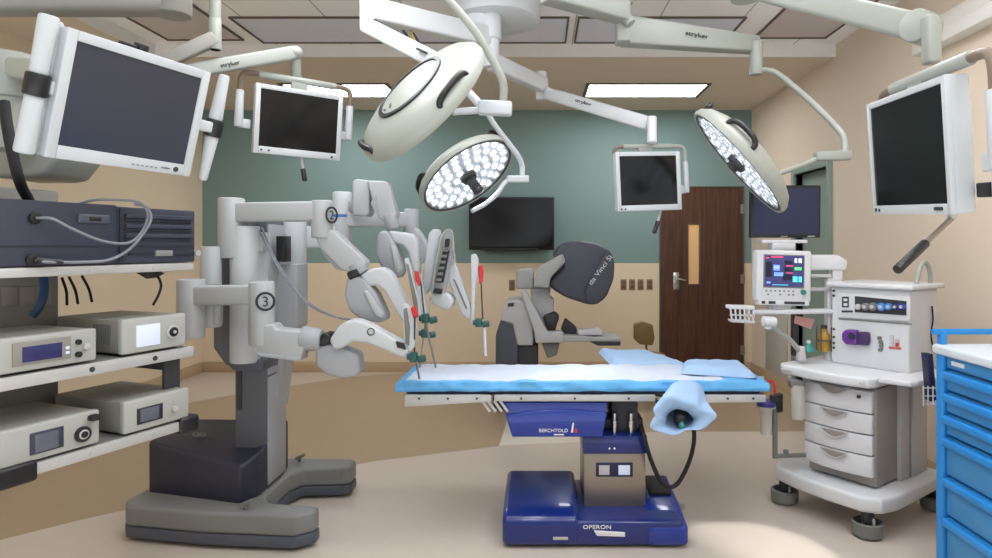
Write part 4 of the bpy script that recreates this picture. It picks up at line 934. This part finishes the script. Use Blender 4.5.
g = MB(); g.slab(c6([(268, 236), (274, 240), (296, 330), (300, 372), (292, 366), (280, 300)]), 3.112, .012, .002); g.build('carriage_track', 'bumper', i1)
i3 = instr(a3, 3.0, [(258, 344), (268, 338), (280, 350), (296, 400), (290, 450), (276, 462), (264, 430)], [(280, 350), (292, 344), (298, 372), (288, 380)],
      [((291, 372), (290, 470), 2.98, 3.02, .004, 'dark'), ((291, 470), (303, 531), 3.02, 3.3, .006, 'steel')], [(288, 474, 3.0)])
g = MB(); g.slab(c6([(262, 352), (270, 350), (278, 400), (276, 446), (268, 440)]), 2.992, .012, .002); g.build('carriage_track', 'bumper', i3)
i2 = instr(a2, 3.36, [(288, 300), (300, 262), (306, 270), (320, 360), (316, 390), (306, 380)], None,
      [((322, 360), (304, 500), 3.38, 3.5, .006, 'offwhite'), ((334, 320), (322, 400), 3.38, 3.4, .005, 'offwhite')], [(316, 414, 3.38)])
i4 = instr(a4, 3.44, [(433, 216), (444, 212), (452, 226), (452, 262), (444, 300), (440, 386), (432, 388), (434, 300)], [(452, 244), (460, 240), (465, 256), (463, 284), (454, 290)],
      [((459, 286), (463, 378), 3.43, 3.43, .004, 'dark'), ((467, 386), (470, 470), 3.43, 3.43, .008, 'robot_l')], [(453, 387, 3.43)])
# cables between column and arms
for off in (0, 4):
    g = MB(); g.tube([W(258+off, 228, 3.3), W(264+off*.7, 240, 3.2), W(275+off*.5, 262, 3.1), W(291+off*.5, 286, 3.05), W(312, 305+off*.5, 3.05), W(336, 317, 3.08), W(356, 320, 3.12)], .0045, 8); g.build('cable', 'cablegrey', t)

# ------------------------------------------------------------ hanging monitors
def eul(yaw, pitch, roll): return (Matrix.Rotation(math.radians(yaw), 3, 'Z') @ Matrix.Rotation(math.radians(pitch), 3, 'X') @ Matrix.Rotation(math.radians(roll), 3, 'Y'))
def monitor(label, c, ang, w, h, m, scr='screen', dep=.06, bw=.032, bb=.045, group='hanging monitors'):
    R = eul(*ang); t = thing('monitor', label, 'monitor', c, 0, group, R)
    g = MB(); g.box((0, dep/2+.006, 0), (w, dep, h), None, .008, 3); g.box((0, dep+.02, 0), (w*.8, .04, h*.78), None, .015, 3); g.build('housing', m, t, True)
    g = MB(); z0, z1 = -h/2+bb, h/2-bw; x0, x1 = -w/2+bw, w/2-bw
    for b in ((-w/2, x0, -h/2, h/2), (x1, w/2, -h/2, h/2), (x0, x1, -h/2, z0), (x0, x1, z1, h/2)): g.bx(b[0], b[1], -.006, .012, b[2], b[3], .003)
    g.build('bezel', m, t, True)
    g = MB(); g.bx(x0-.002, x1+.002, 0, .01, z0-.002, z1+.002); g.build('screen', scr, t, True)
    return t
LM = monitor('large white framed monitor with side handles hanging above the left equipment shelves', (-1.31, 2.071, 1.906), (67.7, 14.5, 1.4), .48, .38, 'white', 'screen_b', .05, .03, .04)
g = MB()
for k in range(6): g.bx(.02+k*.016, .028+k*.016, -.008, 0, -.176, -.172)
g.build('buttons', 'warmgrey', LM, True)
g = MB(); g.cyl((.178, -.004, -.17), (.178, -.009, -.17), .009, n=16); g.build('power_button', 'dark', LM, True)
text('logo', 'stryker', (.14, -.0065, -.171), (1, 0, 0), Z, .011, 'textdark', LM, .0006, True)
for sx, off, dz in ((-1, .034, .008), (1, .085, .0)):
    x = sx*(.24+off)
    g = MB(); g.cyl((x, .03, .03+dz), (x, .03, .2+dz), .024, .026 if sx < 0 else .018, bev=.008); g.cyl((x, .03, -.03+dz), (x, .03, -.2+dz), .024, .027 if sx < 0 else .014, bev=.008)
    if sx < 0: g.box((x+.025, .04, .12), (.04, .02, .16), None, .008); g.box((x+.025, .04, -.1), (.04, .02, .16), None, .008)
    hd_ = g.build('side_handle', 'white', LM, True)
    g = MB(); g.cyl((x, .03, -.032+dz), (x, .03, .032+dz), .031, bev=.004); g.build('grip_collar', 'black', hd_, True)
    g = MB(); g.beam((x-sx*.02, .03, dz), (sx*.23, .04, dz), .05, .04, .006); g.build('handle_bracket', 'white', hd_, True)
g = MB(); g.cyl((.0, .03, .19), (.0, .03, .212), .022, n=16, bev=.004); g.box((-.05, .02, .195), (.05, .02, .012), None, .003); g.build('top_knob', 'black', LM, True)
g = MB(); g.beam((-.1, .09, 0), (-.1, .2, .02), .1, .1, .02); g.build('mount_block', 'white', LM, True)

def handlebar(t, w, h, x0, x1, zt, brown=True, r=.02, both=True):
    """bar above the screen with bent tubes down both sides"""
    g = MB(); g.cyl((x0+.09, .05, zt), (x1-.09, .05, zt), r, bev=.004); hb = g.build('handle_bar', 'armgrey', t, True)
    for s, x in ((-1, x0), (1, x1)):
        if s < 0 and not both:
            g = MB(); g.tube([(x+.12, .05, zt), (x+.06, .05, zt-.002), (x+.035, .05, zt-.02), (x+.03, .05, zt-.05)], r*.7, 12); g.build('handle_bend', 'brown', hb, True); continue
        g = MB(); g.tube([(x-s*.12, .05, zt), (x-s*.05, .05, zt), (x-s*.012, .05, zt-.012), (x, .05, zt-.05), (x, .05, zt-.12)], r*.75, 12); g.build('handle_bend', 'brown' if brown else 'armgrey', hb, True)
        g = MB(); g.cyl((x, .05, zt-.10), (x, .05, zt-.30), r*1.05, r*1.2, bev=.004); g.box((x-s*.03, .055, zt-.28), (.06, .03, .05), None, .006); g.build('side_grip', 'white', hb, True)
    g = MB(); g.box((0, .05, (zt+h/2)/2), (.09, .03, zt-h/2+.03), None, .005); g.build('mount_block', 'armgrey', t, True)
def pendant_handle(t, x, z0, L, ang):
    """grip rod under the screen"""
    d = V((math.sin(ang), -.25, -math.cos(ang))).normalized(); p = V((x, .05, z0))
    g = MB(); g.cyl(p+V((0, 0, .03)), p+d*L*.5, .009); st = g.build('sterile_handle', 'alu', t, True)
    g = MB(); g.cyl(p+d*L*.48, p+d*L, .014, bev=.003); g.build('handle_grip', 'black', st, True)
ML = monitor('white framed monitor hanging before the teal wall, left of the large tilted surgical light', (-1.37, 3.648, 2.163), (36., 6., 1.2), .48, .38, 'white', 'screen', .05, .026, .04)
g = MB()
for x in (-.2, -.16): g.cyl((x, -.004, -.17), (x, -.009, -.17), .006, n=12)
g.cyl((.19, -.004, -.172), (.19, -.009, -.172), .007, n=12); g.build('buttons', 'dark', ML, True)
handlebar(ML, .48, .38, -.31, .30, .245)
pendant_handle(ML, .03, -.19, .14, .15)
MC = monitor('white framed monitor hanging right of centre, partly before the wooden door', (.685, 4.03, 1.872), (12.3, 0, -2.5), .43, .37, 'white', 'screen', .05, .026, .036)
g = MB()
for x in (-.19, -.165): g.cyl((x, -.004, -.172), (x, -.009, -.172), .006, n=12)
g.build('buttons', 'dark', MC, True)
handlebar(MC, .45, .38, -.235, .275, .225, False, .017, False)
pendant_handle(MC, .10, -.19, .16, -.5)
MR = monitor('white framed monitor at the upper right, its glass mirroring a surgical light', (1.13, 1.977, 1.754), (-94.2, 4.6, 2.7), .48, .38, 'white', 'screen', .055, .02, .03)
g = MB(); g.bx(-.215, -.205, -.009, -.004, -.18, -.168); g.bx(-.19, -.182, -.009, -.004, -.18, -.17); g.bx(.16, .20, -.012, -.002, -.178, -.168, .002); g.build('buttons', 'dark', MR, True)
handlebar(MR, .48, .38, -.25, .36, .222, True, .02)
g = MB(); g.cyl((.35, .07, -.06), (.35, .07, .13), .034, bev=.012); g.cyl((.35, .07, -.19), (.35, .07, -.07), .03, bev=.01); sg = g.build('side_handle', 'white', MR, True)
g = MB(); g.cyl((.35, .07, -.078), (.35, .07, -.058), .031); g.box((.27, .07, -.13), (.06, .02, .04), None, .004); g.build('grip_collar', 'black', sg, True)
g = MB(); p0, p1 = W(952, 218, 1.85), W(897, 270, 1.72)
R_ = MW[MR]
g.cyl(p0, p0.lerp(p1, .55), .008); st = g.build('sterile_handle', 'steel', MR)
g = MB(); g.cyl(p0.lerp(p1, .5), p1, .013, bev=.003); g.build('handle_grip', 'black', st)
g = MB(); g.cyl(p0-V((0, 0, .003)), V((p0.x, p0.y, p0.z+.05)), .012); g.build('handle_mount', 'alu', st)
# anaesthesia monitors
def mon_simple():
    c, R = (1.43, 3.72, 1.665), eul(3, 1, 0)
    t = thing('display', 'dark blue switched-off display above the lit patient monitor', 'monitor', c, 0, None, R)
    w, h = .415, .305
    g = MB(); g.box((0, .02, 0), (w, .04, h), None, .006); g.build('housing', 'black', t, True)
    g = MB(); g.bx(-w/2+.015, w/2-.015, -.003, .002, -h/2+.02, h/2-.015); g.build('screen', 'navy', t, True)
    g = MB(); g.bx(.13, .17, -.004, 0, -h/2+.005, -h/2+.012); g.bx(-.03, .01, -.003, 0, -h/2+.006, -h/2+.010); g.build('badge', 'offwhite', t, True)
    g = MB(); g.bx(-.14, .13, -.0, .08, -h/2-.032, -h/2-.012, .004); g.bx(-.08, .06, .0, .07, -h/2-.075, -h/2-.03, .006); g.build('stand', 'machine', t, True)
mon_simple()
R = eul(4.2, -.9, 1.5); t = thing('patient_monitor', 'lit white patient monitor with coloured traces beside the anaesthesia machine', 'monitor', (1.376, 3.60, 1.295), 0, None, R)
w, h = .315, .29
g = MB(); g.box((0, .04, .0), (w, .08, h), None, .014, 3); g.box((0, .03, -h/2-.005), (w*.94, .06, .03), None, .006); g.build('housing', 'machine', t, True)
g = MB(); sx0, sx1, sz0, sz1 = -.118, .108, -.06, .115
g.bx(sx0-.006, sx1+.006, -.004, .004, sz0-.006, sz1+.006, .002); g.build('screen_rim', 'warmgrey', t, True)
scr = mat('lit_screen_blue', (52, 56, 104), .2, emit=.55, var=.3, scale=25)
g = MB(); g.bx(sx0, sx1, -.006, .0, sz0, sz1); so = g.build('screen', scr, t, True)
cols = dict(r=mat('trace_red', (230, 60, 90), .4, emit=1.0, var=0), w=mat('trace_white', (220, 225, 240), .4, emit=.9, var=0), c=mat('trace_cyan', (80, 200, 220), .4, emit=.9, var=0), g=mat('trace_green', (90, 200, 120), .4, emit=.8, var=0), b=mat('trace_blue', (110, 150, 235), .4, emit=.8, var=0), d=mat('trace_dark', (22, 24, 52), .4, var=0))
def blk(k, rects):
    for x0, x1, z0, z1 in rects:
        g = MB(); g.bx(sx0+(sx1-sx0)*x0, sx0+(sx1-sx0)*x1, -.0075, -.005, sz0+(sz1-sz0)*z0, sz0+(sz1-sz0)*z1); g.build('trace', cols[k], so, True)
blk('r', [(.16, .46, .93, .98), (.02, .1, .9, .93), (.55, .72, .66, .69), (.55, .72, .44, .46)])
blk('b', [(.22, .38, .52, .70), (.24, .47, .34, .46), (.05, .15, .1, .16)])
blk('w', [(.76, .82, .78, .92), (.86, .94, .78, .92), (.24, .36, .6, .64)])
blk('g', [(.76, .94, .54, .64)]); blk('c', [(.72, .84, .16, .34), (.87, .95, .16, .34), (.2, .6, .05, .07)])
blk('d', [(.5, .7, .72, .84), (.5, .7, .5, .62), (.46, .7, .2, .4), (.03, .18, .3, .8)])
g = MB()
for k in range(7): g.bx(-.11+k*.026, -.1+k*.026, -.003, .0, -.088, -.08, .001)
for x in (-.10, -.03, .02, .045): g.bx(x, x+.012, -.003, .0, -.108, -.1, .001)
g.build('buttons', 'bumper', t, True)
g = MB(); g.cyl((.108, .002, -.088), (.108, -.016, -.088), .014, bev=.002); g.build('dial', 'teal_p', t, True)
g = MB(); g.bx(-.13, -.11, -.002, .0, -.157, -.142); g.bx(-.09, -.05, -.002, 0, -.157, -.142); g.bx(.0, .12, -.002, 0, -.157, -.142); g.build('ports', 'dark', t, True)
g = MB(); g.bx(-.05, .06, .03, .09, -.19, -.14, .006); g.build('mount_block', 'machine', t, True)

# ------------------------------------------------------------ surgical lights
def light_head(label, c, lit, spin, D, extra=None, grips=((40, 1), (170, 1), (285, 1)), ring=True, dome=1., hl=.115):
    lit = V(lit).normalized(); zx = -lit                       # local +z = back of the head
    q = zx.to_track_quat('Z', 'Y').to_matrix() @ Matrix.Rotation(math.radians(spin), 3, 'Z')
    t = thing('surgical_light', label, 'surgical light', c, 0, 'surgical lights', q)
    r = D/2; I = Matrix()
    g = MB(); g.lathe([(r*.93, 0), (r*.985, -.004), (r, .012), (r*.985, .035), (r*.9, .035+.025*dome), (r*.72, .035+.048*dome), (r*.45, .035+.065*dome), (r*.2, .035+.071*dome), (0, .035+.072*dome)], I, 72); g.lathe([(r*.93, 0), (r*.92, .03), (0, .03)], I, 72); hs = g.build('housing', 'offwhite', t, True)
    g = MB(); g.lathe([(r*.945, -.002), (r*.945, .006), (r*.91, .006), (r*.91, -.002), (r*.945, -.002)], I, 72); g.build('rim_seal', 'dark', t, True)
    if ring:
        g = MB(); g.lathe([(r*.46, .1), (r*.47, .106), (r*.52, .1035), (r*.52, .095)], I, 64); g.build('back_ring', 'black', hs, True)
        g = MB(); 
        for x, y in ((-.05, -.1), (-.07, -.13), (-.03, -.12)): g.cyl((x, y, .1), (x, y, .108), .006, n=10)
        g.build('back_screws', 'warmgrey', hs, True)
    g = MB(); g.lathe([(0, .02), (r*.9, .02)], I, 72); g.build('reflector_plate', 'reflector', t, True)
    rows = [(0, 0)] if False else []
    k = 0; pts = []
    for ringr, n in ((.22, 6), (.44, 12), (.64, 17), (.81, 22)):
        for i in range(n): a = 2*math.pi*(i+.5*(k % 2))/n; pts.append((r*ringr*math.cos(a), r*ringr*math.sin(a)))
        k += 1
    g = MB()
    for x, y in pts: g.lathe([(r*.092, 0), (r*.07, .006), (r*.05, .012)], Matrix.Translation((x, y, .004)), 12)
    g.build('led_cups', 'reflector', t, True)
    g = MB(); g.lathe([(0, .003), (r*.055, .004), (r*.066, .010), (0, .012)], Matrix(), 10); l0 = g.build('led', 'led', t, True)
    for i, (x, y) in enumerate(pts):
        l = l0 if i == 0 else l0.copy()
        if i: COL.objects.link(l); l.parent = t; MW[l] = MW[t]
        l.location = (x, y, .004)
    g = MB(); g.lathe([(0, -.0), (r*.88, .0)], I, 64); g.build('lens', 'glass', t, True)
    g = MB(); g.cyl((0, 0, .012), (0, 0, -.02), r*.17, r*.15, bev=.004); hb = g.build('handle_hub', 'dark', t, True)
    g = MB(); g.cyl((0, 0, -.015), (0, 0, -hl), r*.1, r*.085, bev=.006)
    for k in range(5 if hl > .1 else 1): g.lathe([(r*.095, -.03-k*.018), (r*.106, -.034-k*.018), (r*.095, -.038-k*.018)], I, 24)
    g.build('handle', 'dark', hb, True)
    for a, s in grips:
        a = math.radians(a); d = V((math.cos(a), math.sin(a), 0)); tn = V((-math.sin(a), math.cos(a), 0)); z = .075
        g = MB(); b = d*r*.9+V((0, 0, .055*(dome-1)-.035))
        g.tube([b-tn*r*.26+V((0, 0, .06)), b-tn*r*.24+V((0, 0, .09)), b-tn*r*.12+V((0, 0, .105))+d*.01, b+tn*r*.12+V((0, 0, .105))+d*.01, b+tn*r*.24+V((0, 0, .09)), b+tn*r*.26+V((0, 0, .06))], .0135, 10); g.build('grip', 'black', t, True)
    ld = bpy.data.lights.new('lamp', 'SPOT'); ld.energy = SPOT_W; ld.spot_size = math.radians(38); ld.spot_blend = .35; ld.shadow_soft_size = r*.3; ld.color = (.95, .97, 1)
    lo = bpy.data.objects.new('lamp', ld); COL.objects.link(lo); lo.parent = t; lo.location = (0, 0, -.03)
    return t
C1 = W(425, 103, 2.85)
L1 = light_head('large surgical light seen from behind, pale back with oval black ring, tilted left of centre', C1, (.60, .54, -.60), 0, .70, grips=((352, 1), (246, 1)))
C2 = W(468.5, 177, 3.6)
L2 = light_head('lit surgical light whose round cluster of lamps faces the viewer, below the central hub', C2, (.56, -.33, -.76), 0, .60, grips=((95, 1), (330, 1), (210, 1)))
C3 = W(737, 163, 3.4)
L3 = light_head('surgical light at the right seen almost edge-on, before the dark blue display', C3, (-.75, .16, -.64), 0, .70, grips=((165, 1), (90, 1)), ring=False, dome=1.35, hl=.045)
# yokes
g = MB(); YB1 = 2.95
g.tube([W(432, -14, 2.75), W(452, 4, 2.8), W(474, 30, 2.84), W(490, 56, 2.88), W(500, 74, 2.9), W(503.5, 86, 2.92), W(503, 104, YB1)], .018, 12); y1 = g.build('yoke_tube', 'offwhite', L1)
g = MB(); g.beam(W(478, 107.5, YB1), W(512, 109, YB1), .06, .066, .012); g.build('yoke_joint', 'white', y1)
g = MB(); g.beam(W(482, 110, YB1), W(452, 112, 2.9), .035, .03, .008); g.build('yoke_rod', 'white', y1)
g = MB(); a = W(432, -14, 2.75); g.cyl(a-V((0, 0, .01)), V((a.x, a.y, ZT)), .03); g.build('yoke_post', 'offwhite', y1)
g = MB(); Yb = 3.62
g.tube([W(487, 112, 3.4), W(494, 124, 3.45), W(506, 140, 3.52), W(518, 156, 3.58), W(522, 166, Yb), W(522, 178, Yb)], .015, 12); y2 = g.build('yoke_tube', 'white', L2)
g = MB(); g.beam(W(507, 179, Yb), W(529, 179, Yb), .035, .04, .008); g.build('yoke_joint', 'white', y2)
g = MB(); g.tube([W(508, 180, Yb), W(503, 185, 3.6), W(496, 195, 3.56), W(485, 204, 3.52), W(472, 211, 3.46)], .013, 10); g.build('yoke_rod', 'white', y2)
g = MB(); Yc3 = 3.55
g.tube([W(757, 71, 4.12), W(766, 70, 4.08), W(778, 74, 4.02), W(798, 90, 3.9), W(822, 112, 3.75), W(840, 131, 3.62), W(845, 142, 3.58), W(845, 156, Yc3)], .019, 12); y3 = g.build('yoke_tube', 'armgrey', L3)
g = MB(); g.beam(W(815, 156.5, Yc3), W(850, 155.5, Yc3), .06, .05, .008); jt = g.build('yoke_joint', 'armgrey', y3)
g = MB(); g.tube([W(818, 158, Yc3), W(800, 166, 3.52), W(780, 173, 3.48), W(765, 176, 3.46)], .014, 10); g.build('yoke_rod', 'armgrey', y3)

# ------------------------------------------------------------ ceiling hub and arms
t = thing('ceiling_hub', 'round white ceiling hub carrying the arms of the central lights', 'ceiling mount', W(497, 10, 4.3))
c = W(497, 0, 4.3); g = MB(); T = Matrix.Translation((c.x, c.y, 0)); g.lathe([(0, 2.95), (.24, 2.955), (.285, 2.975), (.29, 3.0), (.29, ZT), (0, ZT)], T, 64); g.build('canopy', 'armwhite', t)
g = MB(); g.lathe([(0, 2.86), (.1, 2.86), (.11, 2.88), (.11, 2.96), (0, 2.96)], Matrix.Translation((c.x-.1, c.y-.1, 0)), 40); g.build('collar', 'armwhite', t)
pc = W(491, 38, 4.15)
g = MB(); g.cyl((pc.x, pc.y, 2.62), (pc.x, pc.y, 3.0), .055, bev=.006); g.cyl((pc.x, pc.y, 2.80), (pc.x, pc.y, 2.97), .068, bev=.006); g.build('spindle', 'armwhite', t)
def arm(name, label, loc): return thing(name, label, 'ceiling arm', loc, 0, 'ceiling arms')
t = arm('ceiling_boom', 'white two-part ceiling arm from the central hub to the tilted surgical light', W(430, 20, 3.85))
g = MB(); g.beam(pc+V((0, 0, -.0)), W(368, 9, 3.59), .09, .125, .014); g.build('boom', 'armwhite', t)
g = MB(); q = W(368, 12, 3.59); g.cyl(q+V((0, 0, .10)), q-V((0, 0, .10)), .045, bev=.008); g.build('elbow', 'armwhite', t)
g = MB(); g.beam(W(366, 25, 3.56), W(432, 59, 3.3), .07, .085, .014); sp = g.build('spring_arm', 'armwhite', t)
g = MB(); g.beam(W(421, 50, 3.31), W(429, 54, 3.28), .075, .012, .002); g.build('spring_cap', 'dark', sp)
g = MB(); g.box(W(374, 20.5, 3.53), (.03, .02, .012), None, .003); g.build('spring_cap', 'dark', sp)
g = MB(); g.tube([W(432, 59, 3.3), W(460, 84, 3.3), W(487, 112, 3.4)], .022, 10); g.build('end_link', 'armwhite', t)
g = MB(); g.tube([W(410, 28, 3.8), W(414, 40, 3.72), W(419, 50, 3.6)], .006, 6); g.build('arm_cord', 'amber', t)
t = arm('ceiling_boom', 'white ceiling arm with spring section carrying the right-of-centre hanging monitor', W(560, 90, 4.4))
pb = V((pc.x, pc.y, 2.66)); qe = W(544, 86, 4.75)
g = MB(); g.beam(pb, qe, .08, .11, .014); g.build('boom', 'armwhite', t)
g = MB(); g.cyl(W(541.5, 72, 4.75), W(541.5, 100, 4.75), .04, bev=.006); g.build('elbow', 'armwhite', t)
g = MB(); sA, sB = W(546, 93, 4.7), W(650, 124, 4.12); g.beam(sA, sB, .07, .09, .016); sp = g.build('spring_arm', 'armwhite', t)
d = (sB-sA).normalized(); sdn = V((d.y, -d.x, 0)).normalized()
if sdn.y > 0: sdn = -sdn
text('logo', 'stryker', sA.lerp(sB, .42)+sdn*.036+V((0, 0, .01)), d, Z, .03, 'textdark', sp, .003, width=.15)
g = MB(); g.cyl(W(652, 117, 4.06), W(652, 143, 4.03), .03, bev=.006); g.build('drop_tube', 'armwhite', t)
t = arm('ceiling_boom', 'thick pale grey ceiling arm carrying the surgical light at the right', W(690, 35, 4.0))
a, b_ = W(624, 24, 3.7), W(757, 48, 4.12)
d = (b_-a).normalized(); sdn = V((d.y, -d.x, 0)).normalized()
g = MB(); g.prism([W(628, 14, 3.7), W(761, 35, 4.12), W(761, 51, 4.12), W(628, 43, 3.7)], sdn*-.1, .012, 3); bm_ = g.build('boom', 'armgrey', t)
text('logo', 'stryker', W(697, 35.5, 3.9)+sdn*.003, d, Z, .034, 'textdark', bm_, .002, width=.17)
g = MB(); g.cyl(W(756, 42, 4.12), W(756, 75, 4.12), .042, bev=.006); g.build('elbow', 'armgrey', t)
g = MB(); g.bx(*[W(617, 0, 3.6).x, W(631, 0, 3.6).x], 3.6, 3.72, 2.62, 2.96, .012); g.cyl(W(621, 12, 3.6), W(631, 24, 3.58), .04, .03, bev=.006); g.build('root_joint', 'armgrey', t)
c = W(624, 0, 3.66); g = MB(); g.cyl((c.x, c.y, 2.85), (c.x, c.y, ZT), .05); g.build('drop_post', 'armgrey', t)
g = MB(); g.beam(W(545, -9, 3.3), W(624, 13, 3.6), .11, .11, .012); g.build('inner_boom', 'armgrey', t)
t = arm('ceiling_boom', 'long pale grey ceiling arm with round end carrying the upper right monitor', W(850, 10, 2.3))
a, b_ = W(745, -14, 2.75), W(920, 28, 2.15)
g = MB(); g.beam(a, b_, .08, .09, .018, 4); bm_ = g.build('spring_arm', 'armgrey', t)
d = (b_-a).normalized(); sdn = V((d.y, -d.x, 0)).normalized()
if sdn.y > 0: sdn = -sdn
text('logo', 'stryker', W(814, -1.5, 2.5)+sdn*.041, d, Z, .028, 'textdark', bm_, .002, width=.1)
g = MB(); nn = sdn; c = W(921, 27.5, 2.14); g.cyl(c-nn*.045, c+nn*.045, .054, bev=.008); g.build('end_knuckle', 'armgrey', t)
g = MB(); g.slab([(929, 12), (943, 16), (943, 62), (929, 62)], 2.05, .05, .01); g.build('drop_tube', 'armgrey', t)
g = MB(); g.cyl(a-V((0, 0, .06)), V((a.x, a.y, ZT)), .06); g.build('drop_post', 'armgrey', t)
t = arm('ceiling_boom', 'pale ceiling arm with vertical post carrying the left hanging monitor', W(215, 40, 3.3))
g = MB(); c = W(215, 50, 3.3); g.cyl(V((c.x, c.y, c.z)), V((c.x, c.y, ZT)), .028, bev=.004); g.cyl(V((c.x, c.y, c.z)), V((c.x, c.y, c.z+.16)), .031, bev=.006); g.build('drop_post', 'armgrey', t)
g = MB(); e = W(150, 68, 3.15); g.beam(V((c.x, c.y, c.z+.06)), e, .07, .07, .01); g.build('boom', 'device_t', t)
g = MB(); a, b_ = e+V((.01, .02, -.04)), W(294, 53, 3.62); g.cyl(e+V((0, 0, .05)), e-V((0, 0, .08)), .042); g.beam(a, b_, .06, .075, .014); sp = g.build('spring_arm', 'armgrey', t)
d = (b_-a).normalized(); sdn = V((d.y, -d.x, 0)).normalized()
text('logo', 'stryker', W(233, 66, 3.40)+sdn*.002+V((0, -.03, 0)), d, Z, .028, 'textdark', sp, .002, width=.1)
g = MB(); g.ball(W(295, 53, 3.63), .045, (1, 1, .9)); g.cyl(W(295.5, 56, 3.64), W(296.5, 78, 3.68), .028, bev=.006); g.build('drop_tube', 'armgrey', t)
